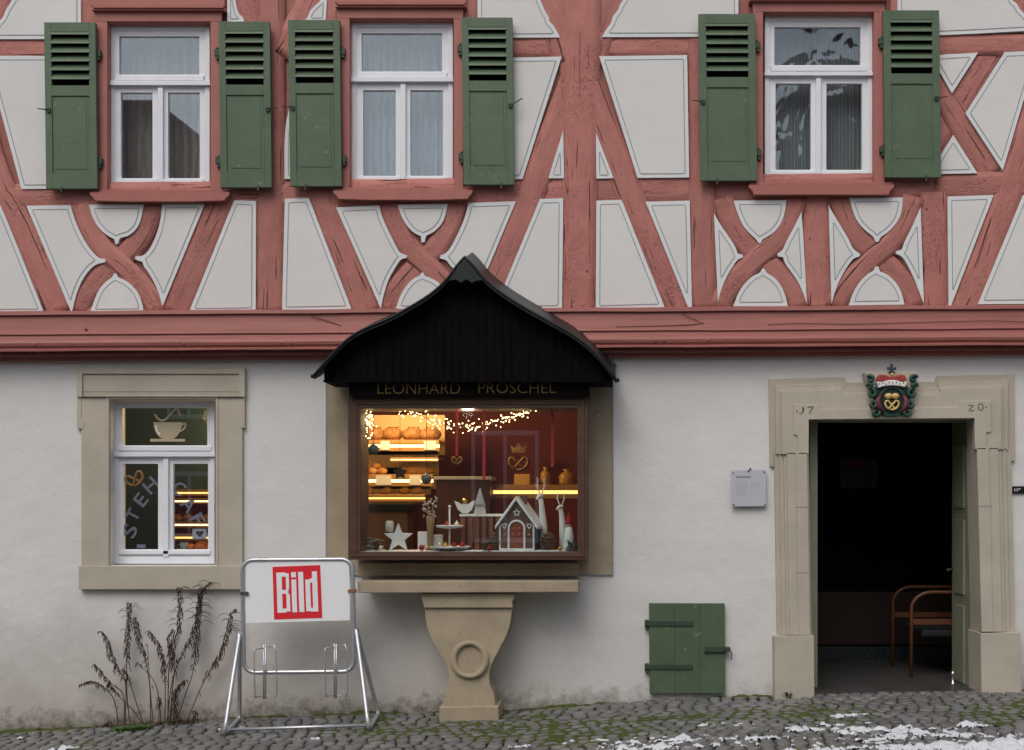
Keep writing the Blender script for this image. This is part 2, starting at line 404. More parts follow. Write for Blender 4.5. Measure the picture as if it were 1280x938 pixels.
def cobble_mat():
    m, t, p = base_mat('granite setts')
    g = t.nodes.new('ShaderNodeNewGeometry'); pos = g.outputs['Position']
    c = mixc(t, g.outputs['Random Per Island'], (.085, .085, .085), (.19, .188, .185))
    c = mixc(t, ramp(t, noise_(t, 3.5, 6, .65, pos), .42, .75), c, (.12, .115, .10))
    c = mixc(t, ramp(t, noise_(t, 110, 4, .7, pos), .5, .8), c, (.24, .235, .225))
    lk(t, c, p.inputs['Base Color'])
    lk(t, ramp(t, noise_(t, 4, 5, .6, pos), .3, .7, (.38,.38,.38,1), (.7,.7,.7,1)), p.inputs['Roughness'])
    lk(t, bump(t, noise_(t, 45, 6, .6, pos), .6, .006), p.inputs['Normal']); return m
COB = cobble_mat()
MOSS = simple('olive moss', (.062, .078, .014), .95, .45, 22, .9, .012, 90)
SNOW = simple('old granular snow', (.62, .645, .68), .75, .12, 22, .7, .005, 150, dirt=((.42, .42, .42), 26, .66))
ASPH = simple('wet asphalt', (.055, .055, .057), .55, .2, 3, .5, .004, 120)
m = MB()
nx = 90
vs = []; fs = []
ys = [.05, -.5, -1, -1.6, -2.1, -2.65]
for j, y in enumerate(ys):
    for i in range(nx+1):
        x = XL-.6+(XR-XL+1.2)*i/nx; vs.append((x, y, gz(x, y)-.012))
for j in range(len(ys)-1):
    for i in range(nx): a = j*(nx+1)+i; fs.append((a, a+1, a+nx+2, a+nx+1))
m.add(vs, fs); m.build('pavement_bed', SOIL, kind='structure')
m = MB()                                     # every sett is its own little domed stone
random.seed(11); row = 0; y = -.06
while y > -2.56:
    hgt = random.uniform(.098, .122); x = XL-random.random()*.1
    while x < XR:
        w = random.uniform(.085, .135)
        arc = .035*math.sin(x*2.3)+.02*math.sin(x*5.1+row*.1)
        cx, cy = x+w/2, y+arc*(1 if y < -.15 else 0); hw, hh = w/2-random.uniform(.004, .009), hgt/2-random.uniform(.004, .009)
        if cy > -.02: cy = -.02-hh
        z0 = gz(cx, cy); tx, ty = random.uniform(-.04, .04), random.uniform(-.05, .05); up = random.uniform(-.003, .003); rot = random.uniform(-.10, .10)
        prof = [(1.0, -.02), (1.0, .005), (.9, .0115), (.55, .0135)]; V = []
        nk = 8; jr = [random.uniform(.9, 1.06) for _ in range(nk)]
        for s_, h_ in prof:
            for k in range(nk):
                a = 2*math.pi*(k+.5)/nk; ca, sa = math.cos(a), math.sin(a)
                q = (abs(ca)**4+abs(sa)**4)**-.25*jr[k]
                lx, ly = hw*ca*q*s_, hh*sa*q*s_
                X = cx+lx*math.cos(rot)-ly*math.sin(rot); Y = cy+lx*math.sin(rot)+ly*math.cos(rot)
                V.append((X, min(Y, -.004), gz(X, Y)+h_+up+lx*tx+ly*ty))
        F = []
        for i in range(3):
            for k in range(nk): F.append((i*nk+k, i*nk+(k+1) % nk, (i+1)*nk+(k+1) % nk, (i+1)*nk+k))
        F.append(tuple(3*nk+k for k in range(nk))); m.add(V, F)
        x += w
    y -= hgt; row += 1
m.build('pavement', COB, kind='structure', smooth=True)
# moss swelling out of the joints; thick along the foot of the wall
def moss_h(x, y):
    px = x*PPM+640
    a = fbm(x, y, 1.1, 3, 3)*.5+fbm(x, y, 9, 9, 3)*.35
    wall_ = max(0, 1-(-y)/.12)*(.62 if px < 480 else .42)
    mid = max(0, 1-abs(-y-.8)/.95)*.66 if px > 420 else .12
    if px > 1000 and y > -.4: mid -= .5
    return a+wall_+mid-.43
def field(fn, x0, x1, y0, y1, st, zf, name, mat, jig=0.25):
    nx_, ny_ = int((x1-x0)/st)+1, int((y1-y0)/st)+1; h = {}
    for j in range(ny_):
        for i in range(nx_):
            v = fn(x0+i*st, y0+j*st)
            if v > -.12: h[(i, j)] = v
    idx = {}; V = []; F = []
    for (i, j), v in h.items():
        q = [(i, j), (i+1, j), (i+1, j+1), (i, j+1)]
        if all(k in h for k in q) and any(h[k] > 0 for k in q):
            f = []
            for k in q:
                if k not in idx:
                    idx[k] = len(V); X = x0+k[0]*st+random.uniform(-jig, jig)*st; Y = min(-.003, y0+k[1]*st+random.uniform(-jig, jig)*st); V.append((X, Y, zf(X, Y, h[k])))
                f.append(idx[k])
            F.append(f)
    mm_ = MB(); mm_.add(V, F); return mm_.build(name, mat, smooth=True, kind='stuff')
field(moss_h, XL, XR, -2.4, 0, .022, lambda x, y, h: gz(x, y)+.0035+min(.03, max(-.02, h*.020))+random.uniform(0, .004)+(max(0, .1+y)*.35*max(0, h)), 'moss', MOSS)
SN = []   # half-melted snow patches: px, py, rx(m), ry(m), amount
for px, py, rx, ry, am in [(1055,897,.15,.05,0.57),(1005,915,.2,.1,0.51),(1095,915,.42,.12,0.46),(1150,917,.3,.14,0.49),(1105,924,.3,.10,0.43),(1210,910,.12,.05,0.61),(1215,922,.2,.06,0.41),
        (850,928,.35,.10,0.46),(940,926,.35,.10,0.44),(770,935,.25,.06,0.51),(840,937,.4,.05,0.57),(740,928,.3,.04,0.39),(1075,928,.3,.1,0.42),(905,908,.2,.05,0.39),(1050,908,.2,.05,0.39),
        (308,911,.12,.03,0.55),(278,914,.05,.03,0.57),(388,926,.10,.03,0.41),(20,926,.10,.03,0.55),(1285,934,.5,.13,0.87),(1190,938,.5,.08,0.78),(1060,939,.5,.05,0.57),(1340,926,.3,.2,0.83),(80,938,.13,.05,0.69),(1240,938,.5,.10,0.87),(650,936,.12,.04,0.41)]:
    g = ground_at(px, py); SN.append((g.x, g.y, rx, ry, am))
for i in range(6): SN.append((3.4+i*.5, -2.55+random.uniform(-.06, .04), .45, .16, 1.0))
def snow_h(x, y):
    v = -1
    for cx, cy, rx, ry, am in SN:
        e = ((x-cx)/rx)**2+((y-cy)/ry)**2
        if e < 6: v = max(v, am*math.exp(-e*.8))
    if v < .05: return -1
    return v+fbm(x, y*1.6, 13, 21, 5)*.62-.40
field(snow_h, XL, XR, -2.85, -.02, .013, lambda x, y, h: gz(x, y)+.010+min(.016, max(-.02, h*.05))+max(0, h-.3)*.07+nz(x, y, 45, 5)*.0035*min(1, max(0, h*4)), 'snow', SNOW, .35)
m = MB()                                     # kerb, road and the wide ground
vs = []; fs = []; prof = [(-2.62, -.05), (-2.64, .012), (-2.77, .01), (-2.79, -.11)]
for j, (y, dz) in enumerate(prof):
    for i in range(nx+1): x = XL-.6+(XR-XL+1.2)*i/nx; vs.append((x, y, gz(x, -2.6)+dz))
for j in range(3):
    for i in range(nx): a = j*(nx+1)+i; fs.append((a, a+1, a+nx+2, a+nx+1))
m.add(vs, fs); m.build('kerb', simple('granite kerb', (.2, .195, .185), .7, .2, 6, .5, .004, 50), kind='structure')
m = MB(); vs = []; fs = []
for j, y in enumerate([-2.76, -6, -10, -15.2]):
    for i in range(41): x = -40+2*i; vs.append((x, y, gz(x, -2.6)-.10))
for j in range(3):
    for i in range(40): a = j*41+i; fs.append((a, a+1, a+42, a+41))
m.add(vs, fs); m.build('road', ASPH, kind='structure')
m = MB(); m.add([(-400,-400,-.55),(400,-400,-.55),(400,400,-.55),(-400,400,-.55)], [(0,1,2,3)])
m.build('ground', simple('distant ground', (.1, .095, .085), .9, .2, .05, 0), kind='structure')

# ------------------------------------------------------------------ the timber-framed house
H = thing('timber_framed_house', (0, 0, gz(0, 0)), 'old half-timbered house with red timbers, white plaster and green shutters above a bakery front', 'house')
def wall_holes(mb, x0, y0, x1, y1, holes, df, db):
    xs = sorted({x0, x1, *[h[0] for h in holes], *[h[2] for h in holes]}); ys_ = sorted({y0, y1, *[h[1] for h in holes], *[h[3] for h in holes]})
    def inside(cx, cy): return any(h[0] < cx < h[2] and h[1] < cy < h[3] for h in holes)
    F = {(i, j): P(x, y, df) for i, x in enumerate(xs) for j, y in enumerate(ys_)}
    nY = len(ys_); vid = {k: n for n, k in enumerate(F)}; N = len(F)
    vs = list(F.values())+[Vector((p.x, -db, p.z)) for p in F.values()]; fs = []
    for i in range(len(xs)-1):
        for j in range(nY-1):
            if not inside((xs[i]+xs[i+1])/2, (ys_[j]+ys_[j+1])/2):
                q = [vid[(i, j)], vid[(i+1, j)], vid[(i+1, j+1)], vid[(i, j+1)]]; fs += [q, [N+k for k in q[::-1]]]
                for (a, b, ci, cj) in ((q[0], q[1], i, j-1), (q[1], q[2], i+1, j), (q[2], q[3], i, j+1), (q[3], q[0], i-1, j)):
                    out = ci < 0 or cj < 0 or ci >= len(xs)-1 or cj >= nY-1
                    if out or inside((xs[ci]+xs[ci+1])/2, (ys_[cj]+ys_[cj+1])/2): fs.append([a, b, N+b, N+a])
    mb.add(vs, fs)
m = MB(); wall_holes(m, -330, 430, 1610, 985, [(136, 498, 275, 707), (440, 500, 732, 698), (1008, 522, 1226, 900)], 0, -.34)
m.build('ground_floor_wall', WALL, H)
m = MB(); wall_holes(m, -330, -260, 1610, 440, [(130, 24, 268, 240), (434, 18, 570, 238), (952, 10, 1096, 230)], .055, -.28)
m.build('upper_wall', REDDARK, H)
# --- timbers
TD, PD = .085, .094
def beam(name, pts, w, d=TD, label=None, step=9, na=5):
    """timber along a pixel polyline; hewn, slightly wavy front; UVs run with the grain"""
    d += random.uniform(-.003, .003); pts = resample(chaikin(pts, 2, 60, False), step); n = len(pts); a = np.array(pts)
    t = np.gradient(a, axis=0); nn = np.stack([-t[:, 1], t[:, 0]], 1); nn /= np.linalg.norm(nn, axis=1)[:, None]
    ww = w if isinstance(w, (list, tuple)) else (w, w)
    L = np.concatenate([[0], np.cumsum(np.linalg.norm(np.diff(a, axis=0), axis=1))])
    V = []; U = []; F = []
    s0 = random.uniform(0, 50)
    for i in range(n):
        wi = ww[0]+(ww[1]-ww[0])*L[i]/L[-1]
        for k in range(na):
            f = k/(na-1)-.5; e = .5*mnoise.noise(Vector((L[i]*.05, f*3, s0))) if abs(f) == .5 else 0
            q = P(*(a[i]+nn[i]*(f*wi+e*1.6)), d); q.y -= .0035*mnoise.noise(Vector((L[i]*.045, f*5, s0+9)))-(.006 if abs(f) == .5 else 0)
            V.append(q); U.append((L[i]/PPM, f*wi/PPM))
    for i in range(n-1):
        for k in range(na-1): b = i*na+k; F.append((b, b+1, b+na+1, b+na))
    nb = len(V)
    for i in range(n):
        for k in (0, na-1): V.append(Vector((V[i*na+k].x, -.04, V[i*na+k].z))); U.append((L[i]/PPM, (k/(na-1)-.5)*2*w/PPM if not isinstance(w, (list, tuple)) else 0))
    for i in range(n-1):
        F += [(i*na, (i+1)*na, nb+2*(i+1), nb+2*i), (i*na+na-1, (i+1)*na+na-1, nb+2*i+3, nb+2*i+1)]
    F += [tuple(range(na))+(nb+1, nb), tuple((n-1)*na+k for k in range(na))+(nb+2*n-1, nb+2*n-2)]
    mb = MB(); mb.add(V, F, 0, U); o = mb.build(name, TIMBER, H, smooth=False)
    o.data.polygons.foreach_set('use_smooth', [i < (n-1)*(na-1) for i in range(len(o.data.polygons))])
    if label: o['label'] = label
    return o
yl = lambda x, a, b: a+(b-a)*x/1280          # lines that climb a little to the right
def rail(x0, x1, a0, a1, w, d=TD, **k): return beam('timber_rail', [(x0, yl(x0, a0, a1)), ((x0+x1)/2, yl((x0+x1)/2, a0, a1)), (x1, yl(x1, a0, a1))], w, d, **k)
for x0, x1 in ((-330, 118), (290, 425), (590, 730), (720, 936), (1110, 1440)): rail(x0, x1, 61, 56, 26, TD-.003)
for x0, x1 in ((-330, 335), (340, 722), (724, 1170), (1168, 1610)): rail(x0, x1, 247, 231, 34, TD-.004)
for x0, x1 in ((-330, 200), (200, 700), (700, 1130), (1130, 1610)): rail(x0, x1, 391, 383, 16, TD-.006)
post = lambda x0, y0, x1, y1, w, d=TD: beam('timber_post', [(x0, y0), ((x0+x1)/2, (y0+y1)/2), (x1, y1)], w, d)
brace = lambda pts, w, d=TD: beam('timber_brace', pts, w, d)
# arms rising from the posts
brace([(352, 70), (390, 10), (420, -90)], 40, TD-.001); brace([(325, 70), (306, 20), (270, -80)], 44, TD-.001)
brace([(712, 75), (694, 20), (650, -80)], 42, TD-.001); brace([(738, 75), (762, 20), (806, -80)], 42, TD-.001)
brace([(-22, 62), (-6, 10), (26, -70)], 34, TD-.001); brace([(1300, 50), (1290, 10), (1265, -70)], 36, TD-.001)
post(337, -260, 337, 392, 37, TD+.001); post(722, -260, 725, 392, (74, 42), TD+.002) if False else None
beam('timber_post', [(728, -260), (726, 40), (724, 392)], (60, 41), TD+.0055)
post(876, -260, 879, 388, 34); post(1021, 240, 1022, 388, 35); post(1168, 240, 1170, 388, 34); post(292, -260, 300, 60, 30, TD-.002); post(1130, -260, 1128, 30, 30, TD-.002)
post(107, -260, 110, 60, 26, TD-.002); post(412, -260, 412, 40, 22, TD-.002); post(588, -260, 588, 60, 22, TD-.002)
brace([(-58, 40), (-4, 236), (16, 256), (73, 394)], 37); brace([(292, 225), (274, 256), (219, 394)], 37)
brace([(388, 215), (403, 252), (459, 394)], 37); brace([(722, 90), (669, 232), (600, 394)], 37)
brace([(728, 90), (783, 232), (848, 394)], 36); brace([(1330, 40), (1267, 228), (1204, 394)], 38)
brace([(1243, 55), (1150, 206)], 32, TD-.014); brace([(1146, 65), (1240, 220)], 32, TD-.009)
def cross(cx, y0, y1, half, low, d0, flip=False):
    h = y1-y0
    up = [(-half*.92, 0), (-half*.74, .22*h), (-half*.36, .42*h), (0, .52*h), (half*.42, .66*h), (low*.9, .86*h), (low*1.04, h)]
    if flip: up = [(-a, b) for a, b in up]
    brace([(cx+a, y0+b) for a, b in up], 27, TD+.005)
    dn = [(-a, b) for a, b in up]
    brace([(cx+a, y0+b) for a, b in dn], 27, TD-.001)
cross(146, 254, 394, 49, 49, 0); cross(528, 254, 392, 45, 46, 0); cross(950, 247, 388, 50, 50, 0, True); cross(1096, 245, 386, 50, 50, 0, True)
# --- plaster panels with their painted border and grey line
PANELS = [
 [(-14,49),(-2,27),(4,22),(7,12),(13,4),(19,-8),(24,-60),(101,-60),(101,49)],
 [(290,-30),(296,16),(304,22),(305,28),(284,28),(284,-30)],
 [(379,27),(385,22),(387,14),(393,8),(402,0),(404,-20),(406,-60),(412,-60),(407,27)],
 [(597,-60),(650,-60),(668,-18),(677,4),(682,16),(686,21),(686.4,27),(692,32),(696,39),(700,47),(597,47.5)],
 [(752.5,46.5),(758,36.6),(764,29),(766,20),(772,14),(775,6),(781,-3),(802,-60),(923,-60),(923,46)],
 [(1122,-60),(1245,-60),(1264,0),(1271,4),(1274,11),(1281,18),(1289,26),(1297,38),(1175,44.5),(1122,45)],
 [(-17.7,70),(75,70),(75,236),(26.7,236.5)],
 [(355.5,224),(355.5,153),(370,110),(400,100),(400,223)],
 [(600,73),(702,71),(653,224),(600,226)],
 [(704,163),(705,223),(685.6,223)], [(745,166),(767,223),(745.5,223.5)],
 [(749,70.5),(859,69),(861.5,222),(797,222.5)],
 [(1163,69.5),(1222.6,66),(1190,117)], [(1256,65.5),(1298,63.5),(1253.5,213),(1207,142)], [(1191.6,169),(1221.7,216.7),(1161,218)],
 [(-130,392),(55,391.5),(0,254),(-6,249),(-130,249)],
 [(33,257.5),(88,256.6),(93,273.5),(98.5,287.5),(108,306),(119.6,320),(125,323.2),(132,324),(131.5,328),(121,330),(112.6,336),(102.7,349.5),(95.7,366),(91.5,383),(89.5,391.7)],
 [(111,256),(179.6,255.5),(176,276),(170,287.5),(160,295.4),(152,296.5),(148.8,299),(147.5,305),(144,305),(143,299),(135,295.4),(124,286),(116,273.5)],
 [(202.6,255),(256,255),(203,383),(200.4,372),(194,355),(184,338),(180,334),(178,327.5),(169,324.5),(169.4,320.5),(180,320),(188.6,310),(197,290),(201,273.5)],
 [(112.6,391.7),(117,377.6),(124,361),(133.7,351),(140.7,346.6),(142.7,342),(145.5,342),(147,346.6),(157.6,351),(169,361),(176.8,375),(179.6,391)],
 [(292.7,250.4),(320,251.5),(319.5,389.7),(236,391)],
 [(356,248.7),(386,247.6),(439.6,387.5),(352.5,389)],
 [(420,259.4),(474,257),(477.6,272),(486,290),(494.5,307),(500,317),(509,319.5),(508.5,322.5),(501.5,323.6),(496,331),(486,348),(480,366),(476,386)],
 [(496.8,256),(559.8,255),(556.4,270.7),(552,280.5),(542.3,290.4),(532.5,294.6),(530.5,303),(527,303),(526,295.4),(515.6,290.4),(505.8,279),(500,266.4)],
 [(585.4,253.8),(645,251.8),(590,383),(586,366),(578,350),(567.7,336.8),(561,330),(558,325),(550,323),(550.5,319.5),(557.8,317),(565,307),(574.7,287.5),(581.7,270.7)],
 [(494.5,387.5),(498.7,373.4),(507,358),(517,348),(525,344.5),(526.8,341),(529.5,341),(531,345),(542,349),(553.6,358),(560,373),(564,388)],
 [(675,249),(704,248),(702.5,387),(617,388)], [(745.5,251),(777,250),(831,385),(744.7,387.5)],
 [(807,252.4),(862,251),(865,385),(860.5,385)],
 [(892.5,266.4),(900,280.5),(910,294.6),(919,308),(922,317),(928.5,319),(928.5,322),(922,324.5),(917.6,331),(909,344),(901.7,360.7),(897.5,377)],
 [(917,251),(983,250.4),(980.6,269),(975,282),(966.5,291.8),(956.6,297.4),(952.4,300),(951,304),(948,304),(946,300),(941.7,296),(931,286),(923,270.7)],
 [(917,383),(921.5,369),(930,355),(941,345),(950.5,341),(952.8,336),(955.6,336),(958,341.6),(968,346.7),(977.7,359),(982.8,373),(984.5,382.7)],
 [(1001.8,265),(1004.4,300),(1008.7,380),(1003,363.5),(996,349.5),(987.5,338),(981,329),(979,321.5),(972,320.5),(972,317),(978.5,313),(983,301.6),(991.8,286)],
 [(1036,257),(1041,266.4),(1051,283),(1060.7,299),(1066,311.5),(1074.8,317.5),(1074.8,320.5),(1067,323),(1060.7,331),(1051,346.7),(1043.8,363.5),(1039.6,380.4)],
 [(1061.6,247.6),(1128.8,247),(1127,266.4),(1120,280.5),(1108.6,291.8),(1101,296),(1098,302.5),(1094.5,302.5),(1091.7,295.4),(1080.4,287.5),(1069,273.5)],
 [(1061.6,382),(1065,369),(1073.4,353.7),(1084.6,342.4),(1092,339),(1094.3,333.5),(1098,333.5),(1100,339.6),(1111,344),(1122.6,356.5),(1128,369),(1130.5,381)],
 [(1150.8,259.4),(1152,300),(1155,380),(1149.4,366),(1142.3,346.7),(1134,330),(1127.5,320),(1120,317.5),(1120,314.5),(1128,311.5),(1131,301.6),(1139.5,286)],
 [(1184.6,246),(1242,244),(1189,382),(1186,382)], [(1279,244.5),(1400,242),(1400,379),(1222.6,380.5)],
]
for poly in PANELS:
    poly = chaikin(poly, 2, 48); mb = MB()
    a = np.array(poly); n = len(a)
    area = .5*np.sum(a[:, 0]*np.roll(a[:, 1], -1)-np.roll(a[:, 0], -1)*a[:, 1]); sg = 1 if area > 0 else -1
    prism(mb, poly, PD, .05, 0)
    big = abs(area) > 900
    for lp in sdf_contour(poly, 5.0 if big else 4.2):
        ar = np.array(lp); A = abs(.5*np.sum(ar[:, 0]*np.roll(ar[:, 1], -1)-np.roll(ar[:, 0], -1)*ar[:, 1]))
        if A < 60: continue
        mb.add([P(x, y, PD+.0012) for x, y in lp], [tuple(range(len(lp)))], 1)
        ribbon(mb, lp, 0.95, PD+.0026, True, 2)
    mb.build('plaster_panel', [BORDER, INFILL, LINE], H)
# --- cornice between the floors
m = MB()
prof = [(386, .09), (387, .145), (391, .15), (391.5, .125), (402, .135), (412, .15), (413, .175), (415.5, .18), (417, .165), (420, .172), (423, .195), (426.5, .205), (430, .20), (433, .185), (434.5, .20), (436.5, .20), (437.5, .115), (443, .115), (443.5, .07), (449, .065), (449.5, -.02)]
NX = 60; vs = []; fs = []
for j, (py, d) in enumerate(prof):
    for i in range(NX+1):
        px = -330+1940*i/NX; w = .8*mnoise.noise(Vector((px*.012, j*.21, 4)))
        vs.append(P(px, py+yl(px, 3, -5)+w, d))
for j in range(len(prof)-1):
    for i in range(NX): a = j*(NX+1)+i; fs.append((a, a+1, a+NX+2, a+NX+1))
m.add(vs, fs)
for px in np.arange(-320, 1600, 3.2):              # small blocks of the dentil strip
    o = yl(px, 3, -5); rect(m, px, 438+o, px+2.0, 442.6+o, .142, .12)
random.seed(4)
for px in (44, 107, 230, 352, 830, 886, 364, 820): sphere(m, P(px, 409+yl(px, 3, -5) if px % 2 else 428+yl(px, 3, -5), .16 if px % 2 else .2), .012, 8, 6)
m.build('cornice', REDDARK, H)
CRACK = simple('open timber crack', (.06, .025, .022), .9, .1, bs=0)
m = MB(); ribbon(m, chaikin([(388, 395), (404, 400), (428, 408), (429, 411), (460, 411)], 1, 70, False), 1.0, .1435, False); m.build('crack', CRACK, H)
m = MB(); ribbon(m, chaikin([(852, 392), (868, 400), (880, 404), (860, 407), (770, 409)], 1, 70, False), 1.0, .1495, False); m.build('crack', CRACK, H)
m = MB(); ribbon(m, chaikin([(960, 406), (1000, 404), (1060, 406), (1120, 404), (1190, 402), (1240, 401), (1290, 403)], 2, 70, False), 0.7, .152, False)
m.build('crack', CRACK, H)
# --- upper windows
def shutter(x0, y0, x1, y1, hinge_right, skew=2.5):
    k = (x1-x0)/64.0; m = MB(); f, b = .175, .135
    def sx(x, y): return x+skew*(y-y0)/(y1-y0)
    def rc(a, c, e, g, df=f, db=b): prism(m, [(sx(a, c), c), (sx(e, c), c), (sx(e, g), g), (sx(a, g), g)], df, db)
    lw = 8.5*k; ly0, ly1 = y0+12, y0+79
    rc(x0, y0, x0+lw, y1); rc(x1-lw, y0, x1, y1)                           # stiles
    rc(x0+lw, y0, x1-lw, ly0); rc(x0+lw, ly1, x1-lw, y0+92); rc(x0+lw, y1-19, x1-lw, y1)
    rc(x0+lw, y0+92, x1-lw, y1-19, .165, .14)                              # sunk panel
    rc(x0+lw+4, y0+97, x1-lw-4, y1-24, .1685, .15)
    for s in range(6):                                                     # sloping louvre slats
        t0 = ly0+s*11.2+1
        A, B = sx(x0+lw-1, t0), sx(x1-lw+1, t0)
        p = [P(A, t0, .178), P(B, t0, .178), P(B, t0+2.4, .182), P(A, t0+2.4, .182)]
        q = [Vector((v.x, -.137, v.z+.05)) for v in p]
        m.add(p+q, [(0,1,2,3),(4,5,6,7),(0,1,5,4),(1,2,6,5),(2,3,7,6),(3,0,4,7)])
    o = m.build('shutter', GREEN, H, bevel=.002)
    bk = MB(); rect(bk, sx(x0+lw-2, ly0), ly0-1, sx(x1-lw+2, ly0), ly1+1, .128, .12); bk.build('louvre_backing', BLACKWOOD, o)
    for hy in (y0+39, y0+174):
        h = MB(); hx = sx(x1, hy) if hinge_right else sx(x0, hy); s = 1 if hinge_right else -1
        a, c = sorted((hx-.5*s, hx+6*s)); rect(h, a, hy-4.5, c, hy+3.5, .15, .10); rect(h, *( (a+2, hy+3, c-1, hy+8) ), .145, .11)
        sphere(h, P(hx+2*s, hy-5, .14), .012, 8, 6); h.build('hinge', GREEND, o, bevel=.001)
    l = MB(); lx = sx(x0+4*k, y0+109) if hinge_right else sx(x1-4*k, y0+109); s = -1 if hinge_right else 1
    rect(l, lx-2.5, y0+107, lx+2.5, y0+112, .186, .17); tube(l, [P(lx+2.2*math.cos(a), y0+110+2.2*math.sin(a), .19) for a in np.linspace(0, 6.28, 9)], .003, 6)
    rod = (13, -8) if x0 == 577 else (11*s, -1); tube(l, [P(lx+2*s, y0+109, .183), P(lx+2*s+rod[0], y0+109+rod[1], .17)], .005, 6)
    l.build('latch', GREEND, o)
    l = MB(); bx = x0+18*k if hinge_right else x1-18*k; rect(l, sx(bx, y1), y1-3, sx(bx, y1)+2.2, y1+4, .183, .15); l.build('bolt', GREEND, o, bevel=.001)
    return o
def upper_window(cas, head, fr, tr, pu, pl, pr, sill, glass, tall):
    cx0, cx1 = cas; x0, y0, x1, y1 = fr; m = MB()
    # white frame: outer frame, transom, mullion, sashes
    ring(m, (x0, y0, x1, y1), (x0+6, y0+6, x1-6, y1-7), .035, -.03)
    rect(m, x0+6, tr[0]-1, x1-6, tr[1]+2, .032, -.025)
    rect(m, x0-.5, tr[0], x1+.5, tr[1]-1.5, .062, .03)
    mid = (pl[2]+pr[0])/2
    rect(m, mid-3.2, tr[1]+2, mid+3.2, y1-7, .05, -.02)
    ring(m, (x0+6, y0+6, x1-6, tr[0]-1), (pu[0], pu[1], pu[2], pu[3]), .022, -.02)
    ring(m, (x0+6, tr[1]+2, mid-3.2, y1-7), pl, .022, -.02); ring(m, (mid+3.2, tr[1]+2, x1-6, y1-7), pr, .022, -.02)
    rect(m, x0+7.5, pu[3]+1, x1-7.5, pu[3]+7, .045, .02); rect(m, x0+8, y1-12, mid-3.6, y1-8, .043, .02); rect(m, mid+3.6, y1-12, x1-8, y1-8, .043, .02)
    w = m.build('window', WHITE, H, bevel=.0022)
    for p in (pu, pl, pr):
        g = MB(); rect(g, p[0]-1.5, p[1]-1.5, p[2]+1.5, p[3]+1.5, .004, -.004); g.build('pane', glass, w)
    c = MB(); hx0, hx1 = head
    top = sill[0][1]-3
    rect(c, cx0, y0-5, x0-2, top, .115, .03); rect(c, x1+1, y0-5, cx1, top, .115, .03)
    rect(c, cx0, y0-19, cx1, y0-5, .116, .03); rect(c, hx0, y0-22, hx1, y0-19, .15, .03); rect(c, hx0+2, y0-24, hx1-2, y0-22, .165, .03); rect(c, hx0, y0-60, hx1, y0-24, .11, .03)
    rect(c, x0-2, y0-5, x1+1, y0-3.5, .105, .03)
    c.build('casing', REDPAINT, w, bevel=.003)
    s = MB(); (a, ya), (b, yb) = sill
    prism(s, chaikin([(a, ya), (b, ya), (b-1, ya+4), (b-5, ya+7), (b-7, yb), (a+7, yb), (a+5, ya+7), (a+1, ya+4)], 1, 70), .155, .03)
    rect(s, a+2, ya-3.2, b-2, ya, .135, -.02); s.build('sill', REDPAINT, w, bevel=.002)
    return w
upper_window((118, 277), (114, 281), (136, 32, 262, 236), (101, 108), (149, 45.6, 249, 93.4), (151, 116, 190.5, 223), (210, 116, 249.6, 223), ((112, 240.5), (287, 252)), GLASS, 0)
upper_window((421, 579), (419, 583), (439, 28, 566, 233), (96, 103.6), (452, 41.7, 552.5, 89.5), (454, 113, 494.5, 220), (513, 113, 553.6, 220), ((416, 238), (591, 250)), GLASS, 0)
upper_window((941, 1106), (937, 1110), (956, 20, 1091.7, 226), (90, 96), (968, 34, 1075.6, 81.6), (969.5, 104.7, 1013.5, 212.5), (1033, 104.7, 1077.6, 212.5), ((935.5, 231), (1118, 243.5)), GLASSB, 0)
for a in ((55, 28, 119, 236, True), (273, 27, 337, 234.5, False), (360, 25, 424.5, 233, True), (577, 22, 640.5, 231, False), (873, 17.5, 944, 226, True), (1104, 13, 1174, 222, False)): shutter(*a)
# upper rooms behind the glass and their curtains
for x0, x1 in ((60, 330), (350, 660), (870, 1180)):
    m = MB(); a = P(x0, -40, -.285); b = P(x1, 400, -.285)
    A = (a.x, .285, b.z); B = (b.x, 2.2, a.z)
    vs = [(A[0],A[1],A[2]),(B[0],A[1],A[2]),(B[0],B[1],A[2]),(A[0],B[1],A[2]),(A[0],A[1],B[2]),(B[0],A[1],B[2]),(B[0],B[1],B[2]),(A[0],B[1],B[2])]
    m.add(vs, [(0,1,2,3),(4,7,6,5),(1,5,6,2),(2,6,7,3),(3,7,4,0)]); m.build('room', simple('upper room wall', (.16, .14, .12), .9, .1, 2, 0), H)
def curtain(x0, x1, y0, y1, d, mat, label, amp=.018, per=16, seed=0):
    mb = MB(); n = int((x1-x0)*1.2); V = []; F = []
    for j, yy in enumerate((y0, y1)):
        for i in range(n+1):
            px = x0+(x1-x0)*i/n; q = P(px, yy, d); q.y += amp*math.sin(px*2*math.pi/per+1.5*math.sin(px*.11+seed)); V.append(q)
    for i in range(n): F.append((i, i+1, n+2+i, n+1+i))
    mb.add(V, F); c = P((x0+x1)/2, y1, d); o = mb.build('net_curtain', mat, smooth=True, loc=c)
    return tag(o, label, 'curtain', 'net curtains in the upper windows')
SHEER = sheer_mat('white net curtain', (.50, .56, .64), .5, 5); SHEER2 = sheer_mat('greyish net curtain', (.40, .42, .45), .55, 14)
curtain(137, 262, 36, 234, -.17, sheer_mat('thin net curtain', (.52, .48, .46), .5, 5), 'thin net curtain with loose folds behind the leftmost upper window', .016, 15, 1)
curtain(440, 567, 30, 232, -.17, SHEER, 'pale even net curtain behind the middle upper window', .02, 13, 2)
curtain(957, 1092, 22, 225, -.17, SHEER2, 'finely striped net curtain behind the rightmost upper window', .006, 5, 3)
